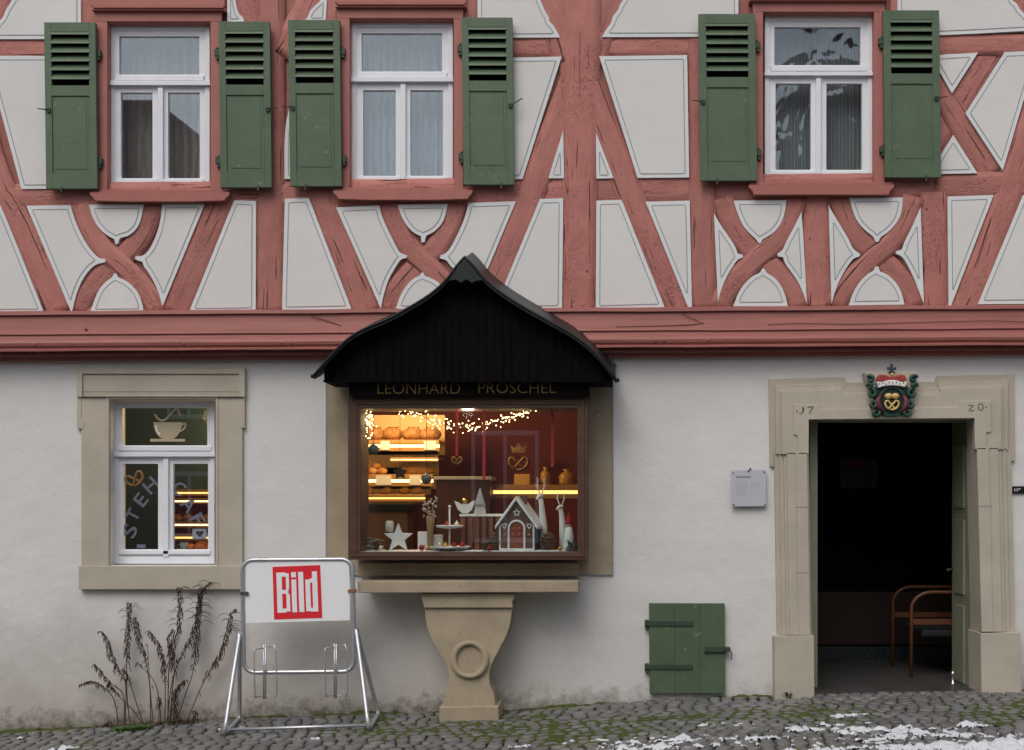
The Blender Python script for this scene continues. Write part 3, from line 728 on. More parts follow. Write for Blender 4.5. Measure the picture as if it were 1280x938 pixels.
# --- left ground-floor window
m = MB()
ring(m, (101.6, 490, 303, 708), (132.6, 495.6, 272, 708), .03, -.16)
m2 = MB()
prism(m, [(96, 462), (305.5, 460), (306, 535), (299.5, 535.5), (299.5, 527), (303, 524), (303, 490), (101.6, 490), (101.6, 524), (105, 528), (104.5, 536), (96, 536.5)], .034, 0)
ring(m, (96, 461.5, 306, 496), (102.5, 467.5, 298.5, 496), .05, .02)
rect(m, 98, 708, 303, 737, .06, -.16)
ring(m, (132, 495, 272.6, 708), (136, 499, 269.5, 708), .036, .0)
sw = m.build('window_surround', STONE, H, bevel=.003)
m = MB(); x0, y0, x1, y1 = 142, 501, 268, 705; ring(m, (x0, y0, x1, y1), (x0+6, y0+6, x1-6, y1-9), -.11, -.18)
mid = 207; rect(m, x0+6, 562, x1-6, 574, -.115, -.17); rect(m, x0-.5, 565.5, x1+.5, 571, -.085, -.11); rect(m, mid-3.2, 574, mid+3.2, y1-9, -.10, -.17)
PU, PL, PR = (153, 510, 259, 557), (154.5, 580, 197.5, 687), (216.5, 580, 260, 687)
ring(m, (x0+6, y0+6, x1-6, 562), PU, -.125, -.165); ring(m, (x0+6, 574, mid-3.2, y1-9), PL, -.125, -.165); ring(m, (mid+3.2, 574, x1-6, y1-9), PR, -.125, -.165)
rect(m, x0+5, 558, x1-4, 563.5, -.10, -.13); rect(m, x0+6, 688.5, x1-5, 693, -.10, -.13)
w4 = m.build('window', WHITE, H, bevel=.0022)
for p in (PU, PL, PR):
    g = MB(); rect(g, p[0]-1.5, p[1]-1.5, p[2]+1.5, p[3]+1.5, -.14, -.146); g.build('pane', GLASSS, w4)
TAN = simple('tan window film', (.46, .39, .26), .6, .03, bs=0); LIL = simple('lilac grey window film', (.13, .145, .20), .6, .05, bs=0); OCH = simple('ochre window film', (.20, .12, .045), .6, .1, bs=0)
dd = -.138
m = MB()
prism(m, chaikin([(191.5, 528), (228, 528), (227, 535), (222, 545), (216, 549.5), (204, 549.5), (197, 545), (192.5, 536)], 2, 60), dd, dd-.001)
prism(m, [(187.5, 548.8), (231.5, 548.8), (231, 552.2), (188, 552.2)], dd+.0006, dd-.001)
ribbon(m, chaikin([(226.5, 531), (232, 529.5), (232, 534), (228, 538), (223, 540)], 2, 70, False), 1.8, dd+.0004, False)
st = chaikin([(193, 517.5), (197, 524), (204, 526.5), (211, 521), (217, 513), (222, 511), (225, 520.5)], 2, 70, False)
ribbon(m, st, 2.6, dd, False); m.build('cup_decal', TAN, w4)
m = MB(); ribbon(m, chaikin([(195.5, 531.5), (195, 536), (197, 541), (200, 543)], 2, 70, False), 2.2, dd+.0012, False); m.build('cup_highlight', simple('white film', (.8, .8, .8), .6, .02, bs=0), w4)
m = MB()
def rot(cx, cy, a):
    ca, sa = math.cos(R(a)), math.sin(R(a)); return lambda x, y: (cx+(x-cx)*ca-(y-cy)*sa, cy+(x-cx)*sa+(y-cy)*ca)
for ch, cx, cy, a, w_, h_ in (('S', 162, 664, -68, 15, 18), ('T', 166, 644, -62, 14, 16), ('E', 176, 625, -52, 12, 17), ('H', 188.5, 607, -42, 16, 18),
                              ('C', 224, 611, 35, 14, 17), ('A', 236, 631, 50, 16, 18), ('F', 247, 650, 62, 13, 17)):
    m = MB(); text_into(m, ch, cx-w_/2, cy-h_/2, cx+w_/2, cy+h_/2, dd, .001, 0, .012, rot(cx, cy, a)); m.build('letter', LIL, w4)
m = MB(); ribbon(m, resample([(171,683),(182,683)], 3), 4.5, dd, False); m.build('sticker', LIL, w4)
m = MB()
def pretzel(mb, cx, cy, r, rad, d, tilt=0, world=True):
    pts = []
    for t in np.linspace(-.12, 1.12, 40):
        a = 2*math.pi*t
        x = math.sin(a)*1.0*(1-.25*math.cos(2*a)); y = -math.cos(a)*.8+.25*math.cos(2*a)
        pts.append((x, y))
    f = rot(cx, cy, tilt)
    # classic pretzel: wide loop, ends crossing and landing on the lower arc
    path = chaikin([(-.45,.75),(-.1,.25),(.25,-.15),(.6,-.62),(.95,-.45),(1,.05),(.75,.55),(.3,.85),(-.3,.85),(-.75,.55),(-1,.05),(-.95,-.45),(-.6,-.62),(-.25,-.15),(.1,.25),(.45,.75)], 2, 80, False)
    out = []
    for i, (x, y) in enumerate(path):
        q = f(cx+x*r, cy+y*r*.92); out.append(P(q[0], q[1], d+(.006 if i < len(path)/2 else 0)))
    tube(mb, out, rad, 6)
ribbon_pts = None
pretzel(m, 168, 598, 11, .011, dd+.002, -25); m.build('pretzel_decal', OCH, w4)
# --- display window: stone field, wooden box, glass
m = MB()
ring(m, (408.5, 470, 765, 718), (441, 501, 731, 697), .018, 0)
m.build('display_surround', STONEB, H, bevel=.002)
m = MB(); ring(m, (407, 462, 766.5, 719.2), (408.5, 464, 765, 718), .021, 0); m.build('painted_outline', LINE, H)
BF = .36
m = MB(); ring(m, (435, 495, 735, 700), (450.5, 511, 722, 690), BF, .02)
ring(m, (439, 499, 731, 696.5), (446, 506, 726, 693), BF+.008, BF-.01)
fw = m.build('display_window', BROWN, H, bevel=.004)
g = MB(); rect(g, 449.5, 510, 723, 691, BF-.03, BF-.036); g.build('pane', GLASSS, fw)
g = MB(); a, b = P(447, 690.5, BF-.04), P(725, 690.5, BF-.04)
box(g, (a.x, -BF+.045, a.z-.02), (b.x, .33, a.z)); g.build('window_board', BROWN, fw)
m = MB(); rect(m, 447, 704, 723, 720, .10, 0); m.build('apron', STONEB, H, bevel=.003)
m = MB(); prism(m, [(447, 727), (723, 727), (723, 740.5), (447, 741.5)], .42, 0); m.build('ledge', STONEB, H, bevel=.006)
m = MB()
prism(m, [(526, 742), (643, 742), (642.5, 748), (640, 753), (641, 760), (530, 760), (529, 753), (526.5, 748)], .37, 0)
body = [(531,760),(532,779),(537,795.5),(548,815),(558,831),(562,845),(560.7,857),(555,870),(554,884.5),(619,884.5),(618.5,870),(613,859),(611,847),(613,834),(621,817.6),(632,798),(637.7,782),(640.5,760)]
prism(m, chaikin(body, 2, 48), .345, 0)
prism(m, [(549, 884.5), (623, 883.5), (624, 912), (549, 913)], .40, 0)
cb = m.build('console', STONEB, H, bevel=.005)
m = MB()
def oval(rx, ry, d, n=32): return [P(587+rx*math.cos(2*math.pi*k/n), 825+ry*math.sin(2*math.pi*k/n), d) for k in range(n)]
L = [oval(24.5, 24.5, .344), oval(23.5, 23.5, .372), oval(19.5, 20.5, .378), oval(16.5, 18.5, .368), oval(15.5, 17.5, .347)]
fs = []
for i in range(4):
    for k in range(32): fs.append((i*32+k, i*32+(k+1) % 32, (i+1)*32+(k+1) % 32, (i+1)*32+k))
m.add(sum(L, []), fs); m.build('oval_ring', STONEB, cb, smooth=True)
# --- canopy
RC = [(392,469),(404,454),(418,438),(437.5,420),(456.7,409),(485.5,398),(514,382),(540,366),(559,348),(571,331),(580.8,320),(592,331),(604,347),(623,363),(655,383.5),(687,401),(716,417),(735,431.5),(754,451),(770,474)]
cf = chaikin(RC, 2, 40, False); CD = .62
front = [P(x, y, CD) for x, y in cf]
def roof_at(i, t, dz=0):
    p = front[i]; return Vector((p.x, -CD+(CD-.02)*t, p.z+.165*t**1.2+dz))
m = MB(); n = len(front); rows = 9; vs = []; fs = []
for s, dz in ((0, 0), (1, -.035)):
    for r in range(rows):
        for i in range(n): vs.append(roof_at(i, r/(rows-1), dz))
for s in range(2):
    for r in range(rows-1):
        for i in range(n-1): a = s*rows*n+r*n+i; fs.append((a, a+1, a+n+1, a+n))
for r in range(rows-1):
    for i in (0, n-1): a = r*n+i; fs.append((a, a+n, a+n+rows*n, a+rows*n))
for i in range(n-1):
    for r in (0, rows-1): a = r*n+i; fs.append((a, a+1, a+1+rows*n, a+rows*n))
m.add(vs, fs); cano = m.build('canopy', ROOFM, H)
m = MB(); tube(m, [roof_at(i, 0, -.008)+Vector((0, -.004, 0)) for i in range(n)], .010, 8); 
for i in (0, n-1): sphere(m, roof_at(i, .03, -.01)+Vector((-.012 if i == 0 else .012, 0, 0)), .018, 8, 6)
m.build('edge_roll', ROOFM, cano, smooth=True)
m = MB(); tube(m, [roof_at(i, 1, .004) for i in range(n) if i > n*.5], .014, 8)
tube(m, [roof_at(i, .95, .006)+Vector((0,0,.006*math.sin(i*1.7))) for i in range(n) if i > n*.6], .010, 6); m.build('flashing', LEAD, cano, smooth=True)
m = MB(); cap = [(580.8,324),(588,331),(598,345),(604,350.5),(596,351),(590,354),(583,349.5),(576,354),(570,350),(561,351),(566,343),(573,332)]
prism(m, cap, CD+.018, CD-.25); m.build('ridge_cap', simple('dark green sheet metal cap', (.007, .014, .012), .5, .2, 8, .2), cano, bevel=.003)
m = MB()                                     # boarded gable under the roof
bd = .50; gx = [p.x for p in front]; gzv = [p.z for p in front]
zb = P(500, 476, bd).z; xa, xb = P(405, 476, bd).x, P(765, 476, bd).x
nb = 34; random.seed(3)
for k in range(nb):
    u0 = xa+(xb-xa)*k/nb+.002; u1 = xa+(xb-xa)*(k+1)/nb-.002
    t0, t1, tm = [float(np.interp(u, gx, gzv))-.012 for u in (u0, u1, (u0+u1)/2)]
    yy = -bd-random.uniform(0, .004)
    prism3(m, [Vector((u0, yy, zb)), Vector((u1, yy, zb)), Vector((u1, yy, max(zb+.01, t1))), Vector(((u0+u1)/2, yy, max(zb+.01, tm))), Vector((u0, yy, max(zb+.01, t0)))], -bd+.02)
    if k % 1 == 0 and t0 > zb+.05: box(m, (u1-.006, -bd-.010, zb), (u1+.010, -bd-.004, min(t0, t1)))
rect(m, 404, 475, 766, 477.5, .51, .06)
m.build('gable_boarding', BLACKWOOD, cano)
m = MB(); rect(m, 436, 474.5, 736, 495, .44, .04); m.build('fascia', BLACKWOOD, cano, bevel=.003)
for tx_, u0, v0, u1, v1 in (('LEONHARD', 472, 479, 575, 492.5), ('PROSCHEL', 598, 478.5, 695, 491.5)):
    m = MB(); text_into(m, tx_, u0, v0, u1, v1, .447, .006, 0, -.016); m.build('lettering', BRASS, cano)
# --- door surround
m = MB()
def stepped(mb, off, df, db):
    o = off
    L_ = [(961+o, 474+o), (1056-o*.3, 471+o), (1058-o*.3, 478+o), (1170+o*.3, 477+o), (1171+o*.3, 470+o), (1268-o, 468+o)]
    if o == 0: tail = [(1269, 576), (1263.5, 577), (1263.5, 562), (1219, 562), (1218.5, 523), (1011, 524.5), (1011, 568), (967.5, 568), (967.5, 584), (962.5, 583)]
    else: tail = [(1268-o, 562), (1219, 562), (1218.5, 523), (1011, 524.5), (1011, 568), (962+o, 568)]
    prism(mb, L_+tail, df, db)
stepped(m, 0, .03, -.2)
stepped(m, 8, .06, .02); stepped(m, 13, .075, .03); stepped(m, 16, .10, .04)
# sunk field round the figures and the plain inner band
prism(m, [(992, 506), (1024, 506), (1024, 512), (1200, 509), (1200, 502), (1239, 500.5), (1239, 540), (1233, 541), (1233, 562), (1219, 562), (1218.5, 523), (1011, 524.5), (1011, 568), (998, 568), (997, 545), (992, 543)], .112, .05)
def jamb(x0, x1, x0b, x1b, yt, yb, inner_right):
    fl = [(0, 1, .04), (.14, .985, .06), (.27, .97, .082), (.36, .96, .10), (.62, .95, .112)]
    for a, b, d in fl:
        if inner_right: u0, u1, v0, v1 = x0+(x1-x0)*a, x0+(x1-x0)*b, x0b+(x1b-x0b)*a, x0b+(x1b-x0b)*b
        else: u0, u1, v0, v1 = x1-(x1-x0)*b, x1-(x1-x0)*a, x1b-(x1b-x0b)*b, x1b-(x1b-x0b)*a
        prism(m, [(u0, yt), (u1, yt), (v1, yb), (v0, yb)], d, d-.03 if a else -.22)
jamb(968, 1011, 971.5, 1015, 566, 794, True); jamb(1219, 1264, 1225, 1268.5, 560, 790, False)
prism(m, [(968, 796), (1014.5, 794.5), (1017.5, 794.5), (1018, 875), (968.5, 876)], .13, -.22); prism(m, [(1226, 792), (1276, 791), (1277, 870), (1227, 872)], .13, -.22)
ds = m.build('door_surround', STONE, H, bevel=.003)
JT = simple('stone joint', (.2, .175, .13), .9, .2, bs=0)
for x0, x1, y in ((994.5, 1009.5, 634), (1222, 1239, 633), (994.5, 1010.5, 716)): m = MB(); rect(m, x0, y, x1, y+.8, .1128, .11); m.build('joint', JT, ds)
INC = simple('dark incised figure', (.05, .045, .04), .9, .1, bs=0)
m = MB(); sphere(m, P(996, 514.5, .113), .006, 8, 6); m.build('incised_dot', INC, ds)
m = MB(); ribbon(m, chaikin([(999, 516.5), (1001, 518), (1004, 515), (1003, 508.5), (1005, 511), (1003.5, 516.5)], 2, 70, False), 1.0, .1135, False); m.build('numeral', INC, ds)
m = MB(); ribbon(m, chaikin([(1009.5, 509.6), (1012, 509), (1015, 508.6), (1017, 508.6), (1014, 512.5), (1011.8, 517.5)], 1, 50, False), 1.0, .1135, False); m.build('numeral', INC, ds)
m = MB(); ribbon(m, [(1210.5, 507), (1213.5, 506.8), (1217, 506.6), (1214, 510), (1210.5, 513.8), (1214, 514), (1217.5, 513.6)], 1.0, .1135, False); m.build('numeral', INC, ds)
m = MB(); ribbon(m, [(1226+3*math.cos(a), 509+4.3*math.sin(a)) for a in np.linspace(0, 6.28, 14)[:-1]], 1.0, .1135); m.build('numeral', INC, ds)
m = MB(); sphere(m, P(1232.5, 509, .113), .006, 8, 6); m.build('incised_dot', INC, ds)
# green door frame and the opened leaf
PALEG = simple('grey green door paint', (.245, .255, .175), .5, .1, 5, .2, .002, 60)
m = MB()
rect(m, 1012, 524, 1022, 880, -.22, -.30); rect(m, 1022, 524, 1212, 528, -.22, -.30); rect(m, 1213, 524, 1227, 880, -.22, -.30)
df_ = m.build('door_frame', PALEG, H, bevel=.003)
m = MB(); za, zb_ = P(1205, 866, -.4).z, P(1205, 526, -.4).z
x_ = P(1209, 600, -.32).x
# leaf swung inwards, standing almost edge-on against the right reveal
V = []
def leaf(y0, y1, x0, x1, z0, z1, mat=0):
    th = .045; m.add([(x0, y0, z0), (x1, y1, z0), (x1+th, y1, z0), (x0+th, y0, z0), (x0, y0, z1), (x1, y1, z1), (x1+th, y1, z1), (x0+th, y0, z1)], [(0,1,2,3),(4,7,6,5),(0,4,5,1),(1,5,6,2),(2,6,7,3),(3,7,4,0)], mat)
leaf(.305, .74, x_, x_-.012, za, zb_)
for z0, z1 in ((.08, .75), (.85, 1.5), (1.6, 2.15)): leaf(.38, .66, x_-.016, x_-.023, za+z0, za+z1)
dl = m.build('door_leaf', PALEG, H, bevel=.004)
m = MB(); tube(m, [(x_-.015, .70, za+1.05), (x_-.07, .70, za+1.05), (x_-.08, .62, za+1.05)], .01, 8); m.build('handle', IRON, dl)
# vestibule behind the door
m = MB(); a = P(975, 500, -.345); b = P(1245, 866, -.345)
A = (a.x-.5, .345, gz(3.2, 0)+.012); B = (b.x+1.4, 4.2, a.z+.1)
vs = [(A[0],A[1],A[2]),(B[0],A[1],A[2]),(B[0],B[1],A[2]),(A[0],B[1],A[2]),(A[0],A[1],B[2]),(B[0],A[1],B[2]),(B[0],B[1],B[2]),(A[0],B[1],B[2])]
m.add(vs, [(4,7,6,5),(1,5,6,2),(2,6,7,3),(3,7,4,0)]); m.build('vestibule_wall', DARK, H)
m = MB(); p_, q_ = P(1012, 0).x, P(1226, 0).x; box(m, (p_, -.02, A[2]-.1), (q_, .343, A[2])); box(m, (A[0], .3435, A[2]-.1), (B[0], 4.2, A[2]+.001)); m.build('vestibule_floor', simple('grey stone flags', (.052, .05, .048), .5, .3, 4, .4), H)
# cellar hatch
m = MB()
for i in range(3):
    u0, u1 = 811.5+31.5*i, 811.5+31.5*(i+1)-.12; prism(m, [(u0, 754.5+.1*i), (u1, 754.6+.1*i), (u1+.6, 867), (u0+.6, 867)], .055-.001*(i % 2), .0)
ch = m.build('cellar_hatch', GREEN, H, bevel=.003)
for yy in (779.5, 834):
    m = MB(); rect(m, 807, yy-3, 866, yy+3, .066, .05); rect(m, 806, yy-4, 811, yy+6, .05, 0); sphere(m, P(809, yy+6, .05), .013, 8, 6)
    for q in (820, 840, 858): sphere(m, P(q, yy, .066), .005, 6, 4)
    m.build('strap_hinge', GREEND, ch, bevel=.001)
m = MB(); rect(m, 882, 809, 906, 815, .075, .05); rect(m, 880, 813, 908, 817, .065, .05); rect(m, 905, 810, 913, 814.5, .08, .0); tube(m, [P(912, 812, .08), P(915, 816, .08), P(914, 825, .06)], .004, 6); m.build('bolt', GREEND, ch, bevel=.001)
# shop room behind the bay and the small window
RX0, RX1 = P(60, 600, -.345).x, P(820, 600, -.345).x; RZ0, RZ1 = P(600, 905, 0).z, P(600, 462, -.345).z; RY = 2.9
m = MB(); REDWALL = simple('dark red shop wall', (.15, .021, .013), .7, .12, 2, .1); 
vs = [(RX0,.345,RZ0),(RX1,.345,RZ0),(RX1,RY,RZ0),(RX0,RY,RZ0),(RX0,.345,RZ1),(RX1,.345,RZ1),(RX1,RY,RZ1),(RX0,RY,RZ1)]
m.add(vs, [(1,5,6,2),(2,6,7,3),(3,7,4,0)]); m.build('shop_wall', REDWALL, H)
m = MB(); m.add(vs[:4], [(0,1,2,3)]); m.build('shop_floor', simple('brown tiled floor', (.09, .05, .03), .5, .2, 3, 0), H)
m = MB(); m.add(vs[4:], [(0,3,2,1)]); m.build('shop_ceiling', simple('dim ceiling', (.25, .2, .16), .9, .1, 3, 0), H)
m = MB(); box(m, (P(80, 600, -1.5).x, 1.5, RZ0), (P(217, 600, -1.5).x, 1.58, RZ1)); box(m, (P(217, 600, -1.5).x, 1.5, P(0, 612, -1.5).z), (P(330, 600, -1.5).x, 1.58, RZ1)); m.build('reflection_backing', simple('green pane reflection', (.045, .085, .078), .6, .2, 3, .1), H)  # made-up wall; its green stands in for the reflection on the pane
#PART2
# ------------------------------------------------------------------ shop interior
SCL = lambda d: (D-d)/D/PPM                  # metres per photo pixel at depth d
WARM = emit('warm light strip', (1, .68, .28), 4.0); WARM2 = emit('amber light strip', (1, .56, .16), 2.2)
CRUST = simple('golden bread crust', (.42, .20, .05), .6, .45, 26, .8, .012, 34); CRUST2 = simple('brown rye crust', (.27, .125, .04), .7, .5, 22, .9, .014, 30)
SHELF = simple('shelf oak', (.40, .21, .07), .5, .15, 4, .1); SHELFB = simple('pale birch panel', (.55, .36, .17), .6, .1, 4, .1); PAPER = simple('white card', (.72, .70, .66), .8, .05, bs=0)
def pt_light(loc, e, col, r=.12):
    l = bpy.data.lights.new('shop_fill_and_spot', 'POINT'); l.energy = e; l.color = col; l.shadow_soft_size = r
    o = bpy.data.objects.new('shop_fill_and_spot', l); COL.objects.link(o); o.location = loc; return o
pt_light(P(500, 490, -.85), 62, (1, .62, .28)); pt_light(P(650, 470, -1.2), 24, (1, .6, .3)); pt_light(P(270, 520, -1.0), 9, (1, .6, .28)); pt_light(P(585, 516, .18), 7.0, (1, .8, .55), .05)  # unseen fills added to brighten the shop; the last is the window's small spot
def shelf(x0, x1, y0, y1, d, depth, label, strip=WARM, tags=(), strip_y=None):
    a, b = P(x0, y0, d), P(x1, y1, d); t = thing('bread_shelf', ((a.x+b.x)/2, -d, b.z), label, 'shelf', 'lit shelves inside the bakery')
    h = a.z-b.z; m = MB(); box(m, (a.x, -d, a.z-h*.35), (b.x, -d+depth, a.z)); m.build('board', SHELF, t, bevel=.003)
    m = MB(); s0, s1 = strip_y or (a.z-h*.42, a.z-h*.68); box(m, (a.x, -d+.01, s1), (b.x, -d+.03, s0)); m.build('light_strip', strip, t)
    m = MB(); box(m, (a.x, -d+.004, b.z), (b.x, -d+.024, s1)); m.build('lower_rail', SHELF, t)
    if x0 == 446: m = MB(); box(m, (a.x, -d+depth, b.z-.02), (b.x, -d+depth+.02, a.z+.26)); m.build('back_panel', SHELFB, t)
    for u0, u1 in tags:
        p, q = P(u0, 0, d), P(u1, 0, d); m = MB(); box(m, (p.x, -d-.006, b.z+h*.1), (q.x, -d+.004, a.z-h*.1)); m.build('price_tag', PAPER, t)
    return a.z
def loaf_mesh(r, seedv):
    random.seed(seedv); m = MB(); sphere(m, (0, 0, r[2]*.8), r, 14, 9, 0, .07)
    for k in (-1, 0, 1): tube(m, [(k*r[0]*.4-r[0]*.12, -r[1]*.8, r[2]*1.25), (k*r[0]*.4, -r[1]*.35, r[2]*1.72), (k*r[0]*.4+r[0]*.12, r[1]*.2, r[2]*1.8)], r[2]*.1, 5)
    return m
PROTO = {}
def loaf(kind, px, z, d, label, group, cat='bread'):
    r = {'round': (.105, .09, .07), 'long': (.19, .06, .045), 'roll': (.05, .045, .036)}[kind]
    loc = Vector((P(px, 500, d).x, -d, z))
    if kind not in PROTO:
        o = loaf_mesh(r, 5).build({'round': 'bread_loaf', 'long': 'baguette', 'roll': 'bread_roll'}[kind], CRUST2 if kind == 'round' else CRUST, smooth=True, loc=(0, 0, 0)); PROTO[kind] = o
    else: o = PROTO[kind].copy(); COL.objects.link(o)
    o.location = loc; o.rotation_euler = (0, 0, random.uniform(-.3, .3)); tag(o, label, cat, group); return o
d0 = -1.25
z1 = shelf(446, 549, 550, 564, d0, .38, 'brightly lit upper bread shelf at the left of the display window', WARM, ((476, 487), (530, 545)))
z2 = shelf(446, 541, 593, 608, d0, .38, 'brightly lit middle bread shelf at the left of the display window', WARM, ((470, 489), (512, 526)))
z5 = shelf(488, 547, 572, 577, d0, .38, 'thin lit tray shelf between the upper and middle bread shelves', WARM)
z3 = shelf(446, 531, 618, 627, d0, .38, 'lowest narrow lit bread shelf above the dark counter', WARM2)
for i, px in enumerate((468, 490, 516, 538)): loaf('round', px, z1, d0-.14, ('leftmost', 'second from left', 'third from left', 'rightmost')[i]+' of four round brown loaves on the lit upper shelf', 'loaves on the upper shelf')
for i, px in enumerate((455, 466, 478)): loaf('roll', px, z2, d0-.1, ('leftmost', 'middle', 'rightmost')[i]+' of the three golden rolls in the bottom row on the middle shelf', 'rolls on the middle shelf')
for i, px in enumerate((458, 471)): loaf('roll', px, z2+.055, d0-.14, ('left', 'right')[i]+' one of two rolls heaped on top of the middle shelf rolls', 'rolls heaped on the middle shelf')
loaf('long', 522, z2, d0-.14, 'long golden baguette on the right of the lit middle shelf', 'baguettes')
for i, px in enumerate((462, 484, 506, 522)): loaf('roll', px, z3+.0, d0-.1, ('leftmost', 'second from left', 'third from left', 'rightmost')[i]+' of four golden rolls on the lowest lit shelf above the counter', 'rolls on the lowest shelf')
z4 = shelf(598, 730, 606, 623, -1.35, .35, 'long amber lit shelf above the gingerbread house at the right', WARM2)
m = MB(); q = P(652, 606, -1.3); box(m, (q.x-.075, 1.36, z4), (q.x+.075, 1.46, z4+.10)); tag(m.build('cardboard_box', simple('amber box', (.6, .34, .08), .6, .1), loc=(q.x, 1.4, z4), bevel=.004), 'small amber box standing on the long lit shelf', 'box')
for px, hh, lb in ((681, .17, 'tall narrow amber bag of biscuits on the long lit shelf'), (708, .15, 'wide amber bag of biscuits at the right end of the long lit shelf')):
    m = MB(); q = P(px, 606, -1.35); w = .05 if px < 700 else .075
    lathe(m, (q.x, 1.5, z4), [(w*.8, 0), (w, .02), (w*1.02, hh*.5), (w*.85, hh*.72), (w*.3, hh*.82), (w*.55, hh)], 12); tag(m.build('biscuit_bag', simple('amber cellophane', (.42, .22, .05), .25, .4, 30, .6), loc=(q.x, 1.5, z4), smooth=True), lb, 'biscuit bag', 'biscuit bags on the shelf')
t = thing('shop_counter', P(480, 640, -.55), 'dark topped shop counter below the lit bread shelves', 'counter')
a, b = P(444, 630, -.55), P(513, 640, -.55); m = MB(); box(m, (a.x, .53, b.z), (b.x, .95, a.z)); m.build('counter_top', simple('black counter top', (.012, .011, .011), .35, .1, bs=0), t, bevel=.005)
m = MB(); box(m, (a.x, .56, RZ0), (b.x-.03, .93, b.z)); m.build('counter_front', simple('brown counter panel', (.17, .08, .035), .5, .2, 3, .2), t)
# framed mid display case and things on the back wall
t = thing('display_case', P(572, 650, -1.0), 'wooden display case in the dim middle of the shop', 'display case')
a, b = P(545, 600, -1.0), P(612, 640, -1.0); m = MB(); box(m, (a.x, 1.0, RZ0), (b.x, 1.4, a.z)); m.build('case_body', simple('red brown wood', (.075, .026, .016), .5, .2, 3, .2), t, bevel=.005)
m = MB(); box(m, (a.x-.02, .98, a.z), (b.x+.02, 1.42, a.z+.03)); m.build('case_top', simple('pale case top', (.42, .42, .42), .4, .1), t, bevel=.004)
t = thing('pretzel_sign', P(648, 590, -2.3), 'gold pretzel sign with crown hanging on the red back wall', 'wall sign')
m = MB(); 
def pz(cx, cy, r, rad, d, mat, name, parent=None, loc=None):
    mb = MB(); pretzel(mb, cx, cy, r, rad, d); return mb.build(name, mat, parent, smooth=True, loc=loc)
GOLD = simple('old gold', (.20, .11, .035), .35, .15, 20, .2, metal=.5)
pz(648, 578, 12, .022, -2.3, GOLD, 'gold_pretzel', t)
m = MB(); prism(m, [(640, 566), (638, 556), (643, 561), (648, 554), (653, 561), (658, 556), (656, 566)], -2.3, -2.34); m.build('crown', GOLD, t)
# deck of the display window
zd = P(0, 690.5, .32).z
def at(px, d): return P(px, 600, d).x
CLOTH = simple('white cotton snow', (.80, .82, .86), .95, .05, 20, .9, .01, 40)
m = MB(); V = []; F = []; x0, x1 = at(456, .2), at(709, .2); ni, nj = 80, 9
for j in range(nj):
    for i in range(ni):
        x = x0+(x1-x0)*i/(ni-1); y = -.30+.25*j/(nj-1)+(.015*nz(x, 1, 14) if j in (0, nj-1) else 0); e = min(1, j*.7, (nj-1-j)*.7, i*.5, (ni-1-i)*.5)
        V.append((x, y, zd+.002+e*(.008+.006*nz(x, y, 18)+.006*nz(x, y, 40))))
for j in range(nj-1):
    for i in range(ni-1): a = j*ni+i; F.append((a, a+1, a+ni+1, a+ni))
m.add(V, F); tag(m.build('snow_cloth', CLOTH, smooth=True, loc=(0, -.2, zd)), 'white cotton snow spread along the floor of the display window', 'snow cloth')
zs = zd+.012
WOODW = simple('white painted wood', (.74, .75, .77), .55, .05, 8, .1)
m = MB(); cx = at(498, .2); k = SCL(.2); pts = []
for i in range(10):
    r = (19 if i % 2 == 0 else 8)*k; a = math.pi/2+i*math.pi/5; pts.append(Vector((cx+r*math.cos(a), -.21, zs+15*k+r*math.sin(a))))
prism3(m, pts, -.185); tag(m.build('star_ornament', WOODW, loc=(cx, -.2, zs), bevel=.003), 'large white wooden star standing in the display window', 'star')
# two-tier cake stand
t = thing('cake_stand', (at(562, .17), -.17, zs), 'white two-tier cake stand with baubles on its plates', 'cake stand')
def plate(z, r):
    m = MB(); lathe(m, (at(562, .17), -.17, z), [(r*.4, 0), (r*.9, .008), (r, .024), (r*.96, .026), (r*.85, .014), (.01, .008)], 28); m.build('plate', WOODW, t, smooth=True)
k = SCL(.17); plate(zs+.006, 26*k); plate(zs+27*k, 17.5*k)
m = MB(); tube(m, [(at(562, .17), -.17, zs), (at(562, .17), -.17, zs+52*k)], .007, 10); sphere(m, (at(562, .17), -.17, zs+54*k), .014); m.build('stem', WOODW, t, smooth=True)
REDB = simple('red bauble', (.35, .015, .02), .15, .1, bs=0); GOLDB = simple('gold bauble', (.6, .36, .1), .2, .1, bs=0, metal=.6); SILV = simple('silver bauble', (.7, .65, .6), .2, .05, bs=0, metal=.5); GREYB = simple('slate grey bauble', (.09, .095, .105), .35, .1, bs=0)
for px, zz, dd_, mt, lb in ((549, .03, .27, SILV, 'silver bauble at the left of the lower cake stand plate'), (556, .03, .29, GOLDB, 'gold bauble on the front of the lower cake stand plate'), (567, .032, .28, REDB, 'dark red bauble on the lower cake stand plate'), (577, .032, .26, REDB, 'dark red bauble at the right of the lower cake stand plate'),
                            (570, 27*k+.022, .2, SILV, 'silver pink bauble on the upper cake stand plate'), (558, 27*k+.022, .2, REDB, 'dark red bauble on the upper cake stand plate')):
    m = MB(); c = (at(px, dd_), -dd_+.05, zs+zz+.012); sphere(m, c, .022, 14, 10); tube(m, [(c[0], c[1], c[2]+.02), (c[0], c[1], c[2]+.032)], .006, 8); tag(m.build('bauble', mt, smooth=True, loc=c), lb, 'bauble', 'baubles on the cake stand')
